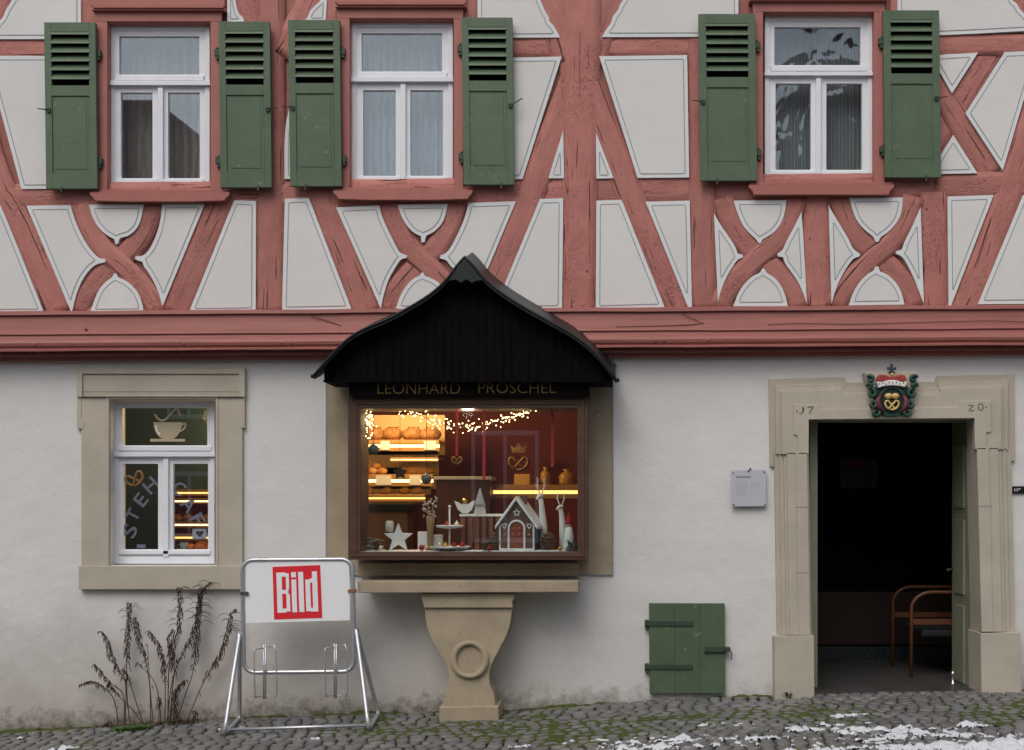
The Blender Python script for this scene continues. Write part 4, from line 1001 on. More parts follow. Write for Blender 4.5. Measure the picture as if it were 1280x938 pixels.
for px, dd_, r_, mt, lb in ((527, .27, .024, REDB, 'dark red bauble lying on the cotton snow left of the cake stand'), (534, .28, .018, GOLDB, 'small gold bauble lying between red bauble and cake stand'), (612, .29, .02, REDB, 'dark red bauble lying on the cotton snow before the crate'), (476, .25, .02, SILV, 'silver bauble lying on the cotton snow left of the white star'), (700, .29, .018, GOLDB, 'small gold bauble at the right front of the display window')):
    c = (at(px, dd_), -dd_, zs+r_); m = MB(); sphere(m, c, r_, 14, 10); tube(m, [(c[0]+r_*.8, c[1], c[2]+r_*.5), (c[0]+r_*1.25, c[1], c[2]+r_*.8)], .005, 8); tag(m.build('bauble', mt, smooth=True, loc=c), lb, 'bauble', 'baubles lying on the snow')
t = thing('driftwood', (at(465, .24), -.24, zs), 'grey knotty driftwood lying in the left corner of the display window', 'driftwood'); m = MB(); random.seed(12)
for i in range(7):
    p = Vector((at(460+random.random()*14, .24), -.24+random.uniform(-.03, .06), zs+.012+.012*i)); a_ = random.uniform(-.5, .5); tube(m, [p-Vector((.05*math.cos(a_), .05*math.sin(a_), .01)), p+Vector((0, 0, .012)), p+Vector((.055*math.cos(a_), .05*math.sin(a_), .004))], [.006, .011, .004], 7)
m.build('branches', simple('grey driftwood', (.16, .15, .14), .9, .3, 20, .4), t, smooth=True)
# gingerbread house
def rotz(x0, y0, a):
    ca, sa = math.cos(a), math.sin(a); return lambda x, y, z: Vector((x0+x*ca-y*sa, y0+x*sa+y*ca, z))
k = SCL(.15); hx = at(646, .2); T = rotz(hx, -.19, R(-9)); w, dp, eh, ah = 21.5*k, .22, 31*k, 60*k
t = thing('gingerbread_house', (hx, -.19, zs), 'brown gingerbread house with snowy white roof and icing', 'gingerbread house')
GB = simple('gingerbread', (.15, .075, .05), .8, .15, 14, .4); GBR = simple('red brown gingerbread door', (.24, .07, .035), .8, .1); ICE = simple('white icing', (.82, .82, .84), .6, .03, 20, .3)
m = MB(); V = []
for y in (0, dp):
    for x, z in ((-w, 0), (w, 0), (w, eh), (0, ah), (-w, eh)): V.append(T(x, y, zs+z))
m.add(V, [(0,1,2,3,4), (9,8,7,6,5), (0,5,6,1), (1,6,7,2), (2,7,8,3), (3,8,9,4), (4,9,5,0)]); m.build('wall', GB, t)
m = MB()
for s in (-1, 1):
    A = [(0, ah+.012), (s*(w+.035), eh-.035)]; nrm = .026; V = []
    for y in (-.035, dp+.03):
        for x, z in (A[0], A[1], (A[1][0]+s*.004, A[1][1]+nrm), (0, A[0][1]+nrm*1.4)): V.append(T(x, y, zs+z))
    m.add(V, [(0,1,2,3), (7,6,5,4), (0,4,5,1), (1,5,6,2), (2,6,7,3), (3,7,4,0)])
m.build('roof', ICE, t, bevel=.006)
m = MB(); V = [];  c_ = T(.03, dp*.5, zs+ah); box(m, (c_.x-.03, c_.y-.03, c_.z-.02), (c_.x+.03, c_.y+.03, c_.z+.055)); m.build('chimney', GB, t)
def arch(hw, h, y, z0=0, n=10): return [T(-hw, y, zs+z0)]+[T(hw*math.cos(math.pi-math.pi*i/n), y, zs+h-hw+hw*math.sin(math.pi-math.pi*i/n)) for i in range(n+1)]+[T(hw, y, zs+z0)]
m = MB(); a = arch(.062, .235, -.008); m.add(a+[p+Vector((0, .01, 0)) for p in a], [tuple(range(len(a)))]); m.build('door', GBR, t)
m = MB(); tube(m, arch(.066, .24, -.012), .009, 6); m.build('door_icing', ICE, t)
m = MB(); tube(m, [T(-w, -.006, zs), T(-w, -.006, zs+eh)], .008, 6); tube(m, [T(w, -.006, zs), T(w, -.006, zs+eh)], .008, 6); tube(m, [T(-w, -.006, zs+.006), T(w, -.006, zs+.006)], .008, 6); m.build('edge_icing', ICE, t)
for s in (-1, 1):
    m = MB(); cx_, cz = s*.104, .20; tube(m, [T(cx_+.022*math.sin(a)**3, -.006, zs+cz+.018*math.cos(a)-.008*math.cos(2*a)) for a in np.linspace(0, 6.28, 18)[:-1]], .004, 5, True); m.build('heart', ICE, t)
    m = MB(); sphere(m, T(s*.10, -.006, zs+.125), .011, 8, 6); m.build('sweet', simple('orange sweet', (.6, .2, .1), .5, .1, bs=0), t)
m = MB(); tube(m, [T((.03 if i % 2 == 0 else .014)*math.sin(i*math.pi/5), -.006, zs+.305+(.03 if i % 2 == 0 else .014)*math.cos(i*math.pi/5)) for i in range(10)], .005, 5, True); m.build('star', ICE, t)
m = MB()
for s in (-1, 1):
    for zz in (.13, .175): 
        c_ = T(s*.024, -.012, zs+zz); sphere(m, c_, .012, 8, 6)
m.build('door_sweets', simple('red sweet', (.55, .12, .06), .4, .1, bs=0), t)
# pine cones
CONE = simple('pine cone scales', (.12, .06, .03), .8, .35, 30, .5)
def pinecone(px, d, s, label):
    m = MB(); c = (at(px, d), -d, zs)
    prof = [(.2, 0), (.7, .12), (.62, .16), (.95, .30), (.82, .34), (1, .5), (.84, .54), (.85, .68), (.66, .72), (.6, .86), (.4, .9), (.15, 1.0)]
    lathe(m, c, [(r*s*.5, z*s*1.15) for r, z in prof], 14); 
    for i in range(5):
        for j in range(9):
            a = j*.7+i*.35; rr = s*.47*math.sin(.5+i*.5); sphere(m, (c[0]+rr*math.cos(a), c[1]+rr*math.sin(a), c[2]+s*(.15+.2*i)), s*.085, 6, 4)
    tag(m.build('pine_cone', CONE, loc=c), label, 'pine cone', 'pine cones in the display window')
pinecone(617, .15, .13, 'brown pine cone beside the left wall of the gingerbread house'); pinecone(686, .15, .13, 'brown pine cone at the right of the gingerbread house')
pinecone(607, .24, .07, 'small dark pine cone lying between cake stand and gingerbread house'); pinecone(470, .2, .08, 'dark pine cone at the left end of the display window')
# white crate table with bird and felt tree
t = thing('slatted_crate', (at(602, .03), -.03, zd), 'red brown slatted crate with white top behind the cake stand', 'crate'); k = SCL(.03)
a, b = at(577, .03), at(632, .03); m = MB(); box(m, (a-.01, -.1, zd+43*k), (b+.01, .1, zd+46*k)); m.build('crate_top', WOODW, t, bevel=.003)
RB = simple('red brown slat', (.2, .07, .035), .6, .2, 6, .2)
for i in range(7): m = MB(); u = a+(b-a)*i/6.3; box(m, (u, -.09, zd), (u+.035, -.07, zd+43*k)); m.build('slat', RB, t)
zc = zd+46*k
m = MB(); cx = at(581, .05); pts = [(-13, 16), (-9, 15), (-4, 12), (0, 14), (4, 12), (9, 16), (13, 17), (9, 6), (4, 1), (-3, 1), (-9, 6)]
prism3(m, [Vector((cx+x*k, -.055, zc+z*k)) for x, z in pts], -.04); sphere(m, (cx, -.05, zc+16*k), 3.5*k, 10, 8, 1); tag(m.build('bird_ornament', [WOODW, GOLDB], loc=(cx, -.05, zc), bevel=.002), 'white winged wooden angel with gold head on the crate', 'angel')
t = thing('felt_gnome', (at(600, .06), -.06, zc), 'grey pointed felt gnome with fringed skirt on the crate', 'gnome')
m = MB(); lathe(m, (at(600, .06), -.06, zc+10*k), [(7*k, 0), (6.3*k, 3*k), (3*k, 14*k), (.6*k, 22*k)], 14); m.build('hat', simple('grey felt', (.33, .36, .40), .95, .1), t, smooth=True)
m = MB()
for i in range(12): a_ = i*math.pi/6; tube(m, [(at(600, .06)+5*k*math.cos(a_), -.06+5*k*math.sin(a_), zc+11*k), (at(600, .06)+6.5*k*math.cos(a_), -.06+6.5*k*math.sin(a_), zc)], .006, 5)
m.build('fringe', WOODW, t)
# deer, father christmas, flowers, gift boxes
def deer(px, d, h, s, label):
    x = at(px, d); t = thing('deer_figure', (x, -d, zd), label, 'deer figure', 'white deer figures'); k = SCL(d)*s
    m = MB(); tube(m, [(x+3*k, -d, zd), (x+3*k, -d, zd+h*.35*k), (x+1*k, -d, zd+h*.62*k), (x-.5*k, -d, zd+h*.74*k)], [5*k, 5*k, 3.2*k, 2.6*k], 10)
    tube(m, [(x+2*k, -d, zd+h*.75*k), (x-2*k, -d-.02, zd+h*.74*k), (x-5*k, -d-.05, zd+h*.70*k)], [2.8*k, 2.5*k, 1.2*k], 8); m.build('body', WOODW, t, smooth=True)
    for sg in (-1, 1):
        m = MB(); b0 = Vector((x+sg*1.2*k, -d, zd+h*.77*k)); tube(m, [b0, b0+Vector((sg*2.6*k, 0, h*.08*k)), b0+Vector((sg*3.5*k, 0, h*.23*k))], [.9*k, .8*k, .3*k], 6)
        tube(m, [b0+Vector((sg*2.6*k, 0, h*.08*k)), b0+Vector((sg*5.5*k, 0, h*.14*k))], [.7*k, .3*k], 6); tube(m, [b0+Vector((sg*3*k, 0, h*.15*k)), b0+Vector((sg*1.4*k, 0, h*.21*k))], [.6*k, .3*k], 6); m.build('antler', WOODW, t, smooth=True)
deer(676, .02, 92, 1, 'taller white deer figure with antlers behind the gingerbread house'); deer(701, .05, 78, .95, 'smaller white deer figure at the right of the display window')
x = at(711, .16); t = thing('santa_figure', (x, -.16, zd), 'white dotted father christmas figure with red hat at the right edge', 'christmas figure'); k = SCL(.16)
m = MB(); lathe(m, (x, -.16, zd), [(7*k, 0), (7.5*k, 8*k), (6*k, 20*k), (4*k, 30*k), (1*k, 32*k)], 14); m.build('body', WOODW, t, smooth=True)
m = MB(); sphere(m, (x, -.16, zd+33*k), 4.2*k, 12, 8); m.build('head', simple('skin coloured wood', (.6, .4, .3), .6, .05, bs=0), t, smooth=True)
m = MB(); lathe(m, (x, -.16, zd+34*k), [(4.6*k, 0), (4*k, 4*k), (1.6*k, 11*k), (.4*k, 14*k)], 12); m.build('hat', simple('red felt', (.35, .02, .02), .9, .1, bs=0), t, smooth=True)
t = thing('fir_branch', (at(716, .22), -.22, zd), 'dark green fir twigs lying at the right corner of the display window', 'fir twigs')
m = MB(); random.seed(8)
for i in range(90): 
    p = Vector((at(708, .22)+random.random()*.09, -.22+random.uniform(-.05, .08), zd+random.random()*.07)); tube(m, [p, p+Vector((random.uniform(-.03, .03), random.uniform(-.03, .02), random.uniform(0, .045)))], .0035, 4)
m.build('needles', simple('fir needles', (.03, .055, .02), .8, .3, 30, 0), t)
x = at(538, .12); k = SCL(.12); t = thing('dried_flowers', (x, -.12, zd), 'bunch of pale dried flowers wrapped in a tall brown paper cone', 'dried flowers')
m = MB(); lathe(m, (x, -.12, zd), [(2.5*k, 0), (3.2*k, 8*k), (4.5*k, 30*k), (5.4*k, 44*k), (4.8*k, 44*k)], 12); m.build('paper_cone', simple('brown paper', (.26, .17, .09), .8, .15, 12, .3), t, smooth=True)
m = MB()
for i in range(46): a_ = random.random()*6.28; r_ = random.random()**.5*9*k; sphere(m, (x+r_*math.cos(a_), -.12+r_*math.sin(a_)*.6, zd+(44+random.random()*26)*k-r_*.3), random.uniform(.9, 2.2)*k, 6, 5)
m.build('blossom', simple('pale dried blossom', (.42, .36, .28), .9, .35, 30, .3), t)
for px, d_, w_, h_, c_, lb in ((529, .05, 12, 24, (.68, .69, .74), 'white gift box leaning behind the brown paper cone'), (548, .03, 11, 20, (.62, .64, .68), 'pale grey gift box behind the cake stand')):
    m = MB(); x = at(px, d_); k = SCL(d_); box(m, (x-w_/2*k, -d_-.04, zd), (x+w_/2*k, -d_+.04, zd+h_*k)); tag(m.build('gift_box', simple('gift box paper', c_, .6, .04, bs=0), loc=(x, -d_, zd), bevel=.004), lb, 'gift box')
x = at(487, .12); k = SCL(.12); t = thing('glass_lantern', (x, -.12, zd), 'small pale lantern on a dark foot behind the white star', 'lantern')
m = MB(); lathe(m, (x, -.12, zd), [(5*k, 0), (5*k, 2*k), (1.2*k, 4*k), (1.2*k, 20*k), (4*k, 24*k)], 12); m.build('foot', IRON, t, smooth=True)
m = MB(); lathe(m, (x, -.12, zd+24*k), [(4*k, 0), (5.5*k, 5*k), (5*k, 12*k), (3.5*k, 14*k)], 14); m.build('cup', simple('frosted glass', (.55, .56, .56), .3, .1), t, smooth=True)
# ornaments hanging on ribbons from the top of the window
RIB = simple('red satin ribbon', (.42, .03, .035), .5, .1, bs=0); THR = simple('dark thread', (.06, .05, .05), .8, .1, bs=0)
def hang(px, y1, d, mat, w, t, top=505):
    a, b = P(px, top, d), P(px, y1, d); m = MB(); box(m, (a.x-w/2, -d-.001, b.z), (a.x+w/2, -d+.001, a.z)); m.build('ribbon', mat, t)
for px, y, lb in ((467, 562, 'slate grey bauble hanging on a thread at the left of the display window'), (533, 599, 'dark grey bauble hanging on a thread above the dried flowers')):
    c = P(px, y, .2); t = thing('hanging_bauble', c, lb, 'bauble', 'baubles hanging in the display window'); m = MB(); sphere(m, c, 6.6*SCL(.2), 16, 12); m.build('ball', GREYB, t, smooth=True)
    m = MB(); tube(m, [c+Vector((0, 0, .042)), c+Vector((0, 0, .056))], .008, 8); m.build('cap', SILV, t); hang(px, y-8, .2, THR, .004, t)
c = P(500, 591, .2); t = thing('hanging_star', c, 'dark wooden star hanging on a thread before the lit shelves', 'star'); m = MB()
prism3(m, [Vector((c.x+(.062 if i % 2 == 0 else .034)*math.sin(i*math.pi/5), -.2, c.z+(.062 if i % 2 == 0 else .034)*math.cos(i*math.pi/5))) for i in range(10)], -.175); m.build('star', simple('dark bark', (.05, .03, .022), .8, .3, 20, .5), t, bevel=.002); hang(500, 582, .2, THR, .004, t)
c = P(571, 584, .2); t = thing('hanging_pretzel', c, 'small brown pretzel hanging on a broad red ribbon', 'pretzel'); pz(571, 575, 6, .008, .2, CRUST2, 'pretzel', t); hang(571, 570, .2, RIB, .022, t)
for px, y, lb in ((605, 600, 'long plain red ribbon hanging left of the gold pretzel sign'), (690.5, 584, 'plain red ribbon hanging at the right of the display window')):
    c = P(px, y, .21); a = P(px, 505, .21); m = MB(); box(m, (c.x-.012, -.212, c.z), (c.x+.012, -.208, a.z)); tag(m.build('red_ribbon', RIB, loc=(c.x, -.21, a.z)), lb, 'ribbon', 'red ribbons in the display window')
# fairy lights
BULB = emit('fairy light', (1, .72, .34), 9)
def fairy(pts, n, spread, label, d):
    c = P(*pts[0], d); t = thing('fairy_lights', c, label, 'fairy lights', 'strings of fairy lights'); path = chaikin(pts, 2, 80, False); a = np.array(path)
    m = MB(); tube(m, [P(x, y, d) for x, y in path], .003, 5); m.build('wire', THR, t)
    bm_ = MB(); sphere(bm_, (0, 0, 0), .0048, 6, 5); me = None; rest = MB(); L = resample([tuple(q) for q in path], 1)
    for i in range(n):
        q = L[random.randrange(len(L))]; p = P(q[0]+random.gauss(0, spread), q[1]+random.gauss(0, spread*1.1), d+random.uniform(-.04, .05))
        if i < 100:
            if me is None: o = bm_.build('bulb', BULB, t); o.location = p-Vector(c); me = o; o.data.transform(__import__('mathutils').Matrix.Translation(Vector(c)))
            else: o = me.copy(); COL.objects.link(o); o.location = p-Vector(c)
        else: sphere(rest, p, .0042, 5, 4)
    if rest.v: rest.build('bulbs', BULB, t, kind='stuff')
fairy([(498, 513), (520, 517), (545, 528), (572, 535), (598, 534), (625, 526), (645, 519), (664, 512)], 165, 3.2, 'swag of fairy lights looping across the top of the display window', .12)
fairy([(461, 508), (459, 525), (457, 545)], 80, 4.2, 'hanging cluster of fairy lights at the left edge of the display window', .12)
# things behind the small left window
za_ = shelf(213, 300, 612, 620, -1.2, .3, 'amber upper shelf seen through the right pane of the small window', WARM2, (), None)
zb2 = shelf(213, 300, 623, 630, -1.15, .3, 'bright yellow shelf edge below the amber shelf in the small window', WARM)
zc2 = shelf(213, 300, 652, 660, -1.2, .3, 'lit lower shelf of rolls seen through the small window', WARM)
for i, px in enumerate((222, 235, 248, 260)): loaf('roll', px, zc2, -1.25, ('leftmost', 'second from left', 'third from left', 'rightmost')[i]+' of four golden rolls on the lit shelf behind the small window', 'rolls behind the small window')
zd2 = shelf(213, 300, 668, 676, -1.2, .3, 'lowest amber shelf seen through the small window', WARM2)
PUMP = simple('orange pumpkin skin', (.62, .13, .015), .45, .15, 8, .2)
zsill = P(0, 690, -.2).z
m = MB(); box(m, (P(140, 0, -.2).x, .18, zsill-.03), (P(270, 0, -.2).x, .42, zsill)); m.build('inner_sill', WHITE, H, bevel=.003)
for px, r, lb in ((238, .045, 'small orange pumpkin on the window sill, left of the bigger one'), (252, .058, 'bigger orange pumpkin on the sill at the right of the small window')):
    c = (P(px, 0, -.27).x, .27, zsill); t = thing('pumpkin', c, lb, 'pumpkin', 'pumpkins on the sill'); m = MB(); V = []; 
    sphere(m, (c[0], c[1], c[2]+r*.75), (r, r, r*.78), 20, 10)
    m.v = [(c[0]+(x-c[0])*(1+.06*math.cos(8*math.atan2(y-c[1], x-c[0]))), c[1]+(y-c[1])*(1+.06*math.cos(8*math.atan2(y-c[1], x-c[0]))), z) for x, y, z in m.v]; m.build('fruit', PUMP, t, smooth=True)
    m = MB(); tube(m, [(c[0], c[1], c[2]+r*1.45), (c[0]+.006, c[1], c[2]+r*1.8)], .007, 6); m.build('stalk', CONE, t)
c = (P(230, 0, -.24).x, .24, zsill); t = thing('grey_mug', c, 'grey mug standing on the sill left of the pumpkins', 'mug'); m = MB(); lathe(m, c, [(.026, 0), (.032, .01), (.034, .08), (.03, .08), (.028, .012)], 16); MUG = simple('grey glaze', (.25, .27, .28), .3, .1); m.build('cup', MUG, t, smooth=True)
m = MB(); tube(m, [(c[0]-.03, c[1], c[2]+.065), (c[0]-.055, c[1], c[2]+.055), (c[0]-.055, c[1], c[2]+.03), (c[0]-.03, c[1], c[2]+.02)], .005, 6); m.build('handle', MUG, t, smooth=True)
t = thing('heart_card', P(249, 674, -.2), 'small pale card with dark heart in the right pane of the window', 'card'); m = MB(); rect(m, 240.5, 661, 258, 674, -.19, -.193); m.build('card', simple('pale lilac card', (.45, .45, .55), .7, .05, bs=0), t)
m = MB(); prism(m, [(249.5+4.6*math.sin(a)**3, 667.3-(3.6*math.cos(a)-1.5*math.cos(2*a)-.6*math.cos(3*a))) for a in np.linspace(0, 6.28, 24)[:-1]], -.187, -.19); m.build('heart', simple('dark heart print', (.06, .02, .05), .7, .1, bs=0), t)
# ------------------------------------------------------------------ vestibule things
WOODC = simple('orange bentwood', (.125, .046, .02), .4, .15, 5, .15)
zf = gz(3.2, 0)+.012
c0_ = Vector((P(1170, 848, -.45).x+.25, .8, zf)); t = thing('bentwood_armchair', c0_, 'orange bentwood armchair standing inside the dark doorway', 'armchair')
for yy in (.80, 1.50):
    d = -yy; m = MB(); x0 = P(1139, 0, -.8).x; k = SCL(-.8); zt = P(0, 740.5, -.8).z
    pts = [(x0, yy, zf), (x0+.003, yy, zt-22*k)]+[(x0+26*k-26*k*math.cos(a), yy, zt-22*k+22*k*math.sin(a)) for a in np.linspace(.15, math.pi/2, 9)]+[(x0+95*k, yy, zt), (x0+110*k, yy, zt-10*k), (x0+112*k, yy, zf)]
    tube(m, pts, .017, 8); m.build('side_frame', WOODC, t, smooth=True)
    m = MB(); box(m, (x0+.015, yy-.012, P(0, 781, -.8).z), (x0+110*k, yy+.012, P(0, 774, -.8).z)); m.build('side_rail', WOODC, t, bevel=.003)
m = MB(); box(m, (x0+.10, .82, zf+.36), (x0+.70, 1.48, zf+.43)); m.build('seat_cushion', simple('black cushion', (.015, .015, .017), .8, .2, 10, .2), t, bevel=.02)
m = MB(); box(m, (x0+.68, .82, zf+.43), (x0+.76, 1.48, zf+.95)); m.build('backrest', simple('black cushion', (.015, .015, .017), .8, .2, 10, .2), t, bevel=.02)
a, b = P(985, 740, -1.9), P(1300, 806, -1.9); t = thing('vestibule_counter', ((a.x+b.x)/2, 2.0, zf), 'dim brown counter with dark speckled base at the back of the doorway', 'counter')
m = MB(); box(m, (a.x, 1.9, b.z), (b.x, 2.4, a.z)); m.build('panel', simple('brown counter front', (.024, .011, .007), .5, .2, 3, .1), t, bevel=.004)
m = MB(); box(m, (a.x, 1.94, zf), (b.x, 2.38, b.z-.02)); m.build('base', simple('dark speckled glass base', (.022, .03, .033), .2, .9, 60, .5), t)
t = thing('wall_poster', P(1074, 593, -3.9), 'dim reddish poster hanging on the dark back wall of the entrance', 'poster'); m = MB(); rect(m, 1050, 574, 1097, 611, -3.9, -3.92); m.build('sheet', simple('poster print', (.26, .20, .21), .8, .9, 22, 0), t)
m = MB(); rect(m, 1051, 575.5, 1090, 583, -3.895, -3.9); m.build('heading', simple('red poster heading', (.5, .09, .09), .8, .5, 30, 0), t)
c = P(1191, 859, -.36); c.z = zf; t = thing('door_stop', c, 'small chrome door stop on the floor beside the opened door', 'door stop'); m = MB(); lathe(m, c, [(.022, 0), (.022, .015), (.012, .02), (.012, .085), (.018, .09), (.018, .105), (.012, .108), (.012, .12)], 14); m.build('post', simple('polished chrome', (.7, .7, .72), .12, .03, bs=0, metal=.9), t, smooth=True)
# ------------------------------------------------------------------ painted crest over the door
c = P(1115, 523, .1); t = thing('carved_crest', c, 'colourful carved crest with red crown and gold pretzel over the doorway', 'crest')
RED = simple('crest red', (.31, .04, .032), .5, .15, 20, .2); ERM = simple('crest ermine white', (.75, .74, .72), .6, .05, 20, .2); DKG = simple('crest dark green', (.014, .055, .036), .45, .4, 30, .3); TEAL = simple('crest blue green', (.045, .095, .09), .5, .2, 25, .2)
MAR = simple('crest maroon', (.14, .03, .05), .5, .2, 20, .2); YEL = simple('crest gold', (.62, .44, .15), .45, .12, 20, .2); BLK = simple('crest black', (.02, .02, .018), .6, .1, bs=0)
m = MB(); prism(m, [(1081, 465), (1146.5, 464.5), (1144, 478), (1141, 500), (1137, 518), (1132, 523.5), (1096, 524), (1090, 519), (1086, 500), (1084, 480)], .125, .0); m.build('block', STONE, t, bevel=.005)
m = MB(); prism(m, chaikin([(1093, 482), (1115, 478), (1137, 482), (1139, 497), (1134, 515), (1126, 521), (1104, 521), (1096, 515), (1091, 497)], 1, 80), .145, .12); m.build('shield', DKG, t, bevel=.004)
def scr(x, y, r, s, turns=1.3, d=.155, rad=.016, a0=0):
    pts = []
    for a in np.linspace(0, turns*2*math.pi, 22):
        q = r*(1-a/(turns*2*math.pi)*.8); pts.append(P(x+s*q*math.cos(a+a0), y-q*math.sin(a+a0), d+.015*math.sin(a*.5)))
    tube(m, pts, [rad*(1-.5*i/21) for i in range(22)], 7)
for s in (-1, 1):
    X = lambda u: 1115+s*u
    m = MB()
    for u, y, r, a0 in ((27, 474, 4.6, .4), (25.5, 492, 6, 1.2), (24, 506, 5, 1.8), (20, 516, 5, 2.4), (28, 483, 3.2, 0)): scr(X(u), y, r, s, 1.3, .15, .017, a0)
    m.build('scrollwork', DKG, t, smooth=True)
for s in (-1, 1):
    m = MB(); tube(m, [P(1115+s*14, 494, .155), P(1115+s*17.5, 500, .165), P(1115+s*17, 508, .165), P(1115+s*11, 516, .155)], [.012, .02, .024, .012], 7); m.build('mantling', MAR, t, smooth=True)
m = MB(); tube(m, [P(1115+15*math.cos(a), 499-15*math.sin(a), .152) for a in np.linspace(.35, math.pi-.35, 14)], .014, 7); m.build('arch', TEAL, t, smooth=True)
m = MB(); prism(m, chaikin([(1104, 493), (1126, 493), (1127, 505), (1122, 514), (1115, 516), (1108, 514), (1103, 505)], 1, 80), .156, .14); m.build('field', BLK, t)
pz(1115, 505.5, 8.6, .0088, .166, YEL, 'pretzel', t)
for s in (-1, 1):
    m = MB(); sphere(m, P(1115+s*4.3, 495.5, .165), (.033, .025, .026), 10, 8); m.build('bread', YEL, t, smooth=True)
m = MB(); prism(m, chaikin([(1097, 471.5), (1100, 468), (1107, 468.5), (1113, 471), (1117, 471), (1123, 468.5), (1130, 468), (1133, 471.5), (1133.5, 478), (1096.5, 478)], 1, 80), .185, .11); m.build('crown_cap', RED, t, bevel=.012, seg=3)
m = MB(); prism(m, chaikin([(1096, 477), (1103, 478), (1109, 475.5), (1115, 475), (1121, 475.5), (1127, 478), (1134, 477), (1131.5, 484), (1124, 482.3), (1115, 481.8), (1106, 482.3), (1098.5, 485)], 1, 60), .195, .12); er = m.build('ermine_band', ERM, t, bevel=.004)
for i, x in enumerate((1099.5, 1103.5, 1107.5, 1111.5, 1116, 1120.5, 1125, 1129.5)): m = MB(); sphere(m, P(x, 480.3-(i % 2)*1.2-(.8 if 2 < i < 6 else 0), .195), (.004, .003, .009), 6, 5); m.build('ermine_tail', BLK, er)
m = MB(); sphere(m, P(1115, 468.5, .17), .015, 10, 8); m.build('knob', YEL, t, smooth=True)
m = MB(); prism(m, [(1113.3, 455), (1116.7, 455), (1116.4, 459.3), (1120.5, 458.6), (1120.5, 462.6), (1117, 462), (1118.5, 465.5), (1111.5, 465.5), (1113, 462), (1109.5, 462.6), (1109.5, 458.6), (1113.6, 459.3)], .15, .12); m.build('cross', simple('crest blue black', (.035, .045, .075), .5, .1, bs=0), t, bevel=.003)
# ------------------------------------------------------------------ signs on the wall
t = thing('wall_plaque', P(936, 634, .03), 'grey acrylic plaque with faint lines of text beside the doorway', 'plaque')
m = MB(); prism(m, [(914, 588), (957.5, 587), (958, 633), (914.5, 633.5)], .045, .033); m.build('plate', simple('grey acrylic plate', (.50, .52, .57), .22, .03, 3, 0), t, bevel=.0015)
for x, y in ((916.5, 591), (955.5, 590), (956, 630.5), (917, 630.8)): m = MB(); tube(m, [P(x, y, 0), P(x, y, .05)], .0075, 10); m.build('screw', simple('steel screw', (.3, .3, .31), .3, .1, metal=.8), t, smooth=True)
TXT = simple('grey print', (.22, .23, .26), .7, .1, bs=0); random.seed(21)
m = MB(); rect(m, 920, 595.5, 939, 597.5, .0458, .045); m.build('heading', TXT, t)
m = MB()
for x0, x1, ys_ in ((920, 934, (604, 606.4, 608.8, 611.2, 613.6, 616, 618.4)), (938, 951, (603.6, 606, 608.4))):
    for y in ys_:
        x = x0
        while x < x1-2: w = random.uniform(1.5, 4); rect(m, x, y, min(x+w, x1), y+.8, .0458, .045); x += w+.8
m.build('text_lines', simple('light grey print', (.36, .37, .41), .7, .1, bs=0), t)
m = MB(); rect(m, 936.8, 585.5, 939.2, 588, .047, .04); rect(m, 934.6, 587.9, 936.9, 590.4, .047, .04); m.build('emblem', IRON, t)
t = thing('number_plate', P(1274, 617, .02), 'small black sign with white marks right of the door surround', 'wall sign'); m = MB(); rect(m, 1266, 608, 1296, 617, .02, 0); m.build('plate', simple('black enamel', (.012, .012, .013), .3, .1, bs=0), t, bevel=.002)
m = MB()
for q in ([(1268.5,614.5),(1268.5,610.5),(1270,613),(1271.5,610.5),(1271.5,614.5)], [(1273,610.5),(1274.2,612.5),(1275.4,610.5)]): ribbon(m, q, .9, .0212, False)
m.build('marking', WHITE, t)
# ------------------------------------------------------------------ newspaper stand
st0 = P(370, 910, .45); st0.z = gz(st0.x, -.45)+.02
NS = thing('newspaper_stand', st0, 'galvanised tubular newspaper stand with white and red board', 'newspaper stand')
def rpath(x0, y0, x1, y1, r, d, n=6, sk=(0, 0, 0, 0)):
    out = []
    for cx, cy, a0 in ((x1-r, y0+r, -90), (x1-r, y1-r, 0), (x0+r, y1-r, 90), (x0+r, y0+r, 180)):
        for i in range(n+1): a = R(a0+90*i/n); out.append((cx+r*math.cos(a), cy+r*math.sin(a)))
    # the stand leans a touch: right side sits a little lower than the left is high
    return [P(x+2.6*(y-y0)/(y1-y0), y-1.5*(x-x0)/(x1-x0)+1, d) for x, y in out]
m = MB(); tube(m, rpath(302.5, 699.5, 440.5, 840, 14, .46), .0172, 10, True); m.build('frame', STEEL, NS, smooth=True)
lz = lambda px, d: gz(P(px, 900, d).x, -d)+.034
for px, pxf, pxb, ya in ((299.5, 280.5, 299.5, 792), (446, 461, 473, 787)):
    ap = P(px, ya, .46); f = P(pxf, 900, .80); b = P(pxb, 890, .16); f.z = lz(pxf, .80); b.z = lz(pxb, .16)
    ctl = [ap+Vector((0, -.012, -.03)), ap+(f-ap)*.5, f+(ap-f)*.12, f+(ap-f)*.04, f+(b-f)*.03, f+(b-f)*.12, f+(b-f)*.5, b+(f-b)*.12, b+(f-b)*.04, b+(ap-b)*.04, b+(ap-b)*.12, b+(ap-b)*.5, ap+Vector((0, .012, -.03)), ap+Vector((0, .004, -.002)), ap+Vector((0, -.004, -.002))]
    m = MB(); tube(m, ctl, .0172, 10, True); leg = m.build('leg_frame', STEEL, NS, smooth=True)
    for q in (f, b): m = MB(); lathe(m, (q.x, q.y+(.03 if q is f else -.03), q.z-.034), [(.03, 0), (.03, .008), (.012, .02)], 12); m.build('foot', IRON, leg)
f0 = P(288, 900, .70); f1 = P(461, 900, .70); f0.z = lz(288, .7)+.012; f1.z = lz(461, .7)+.012
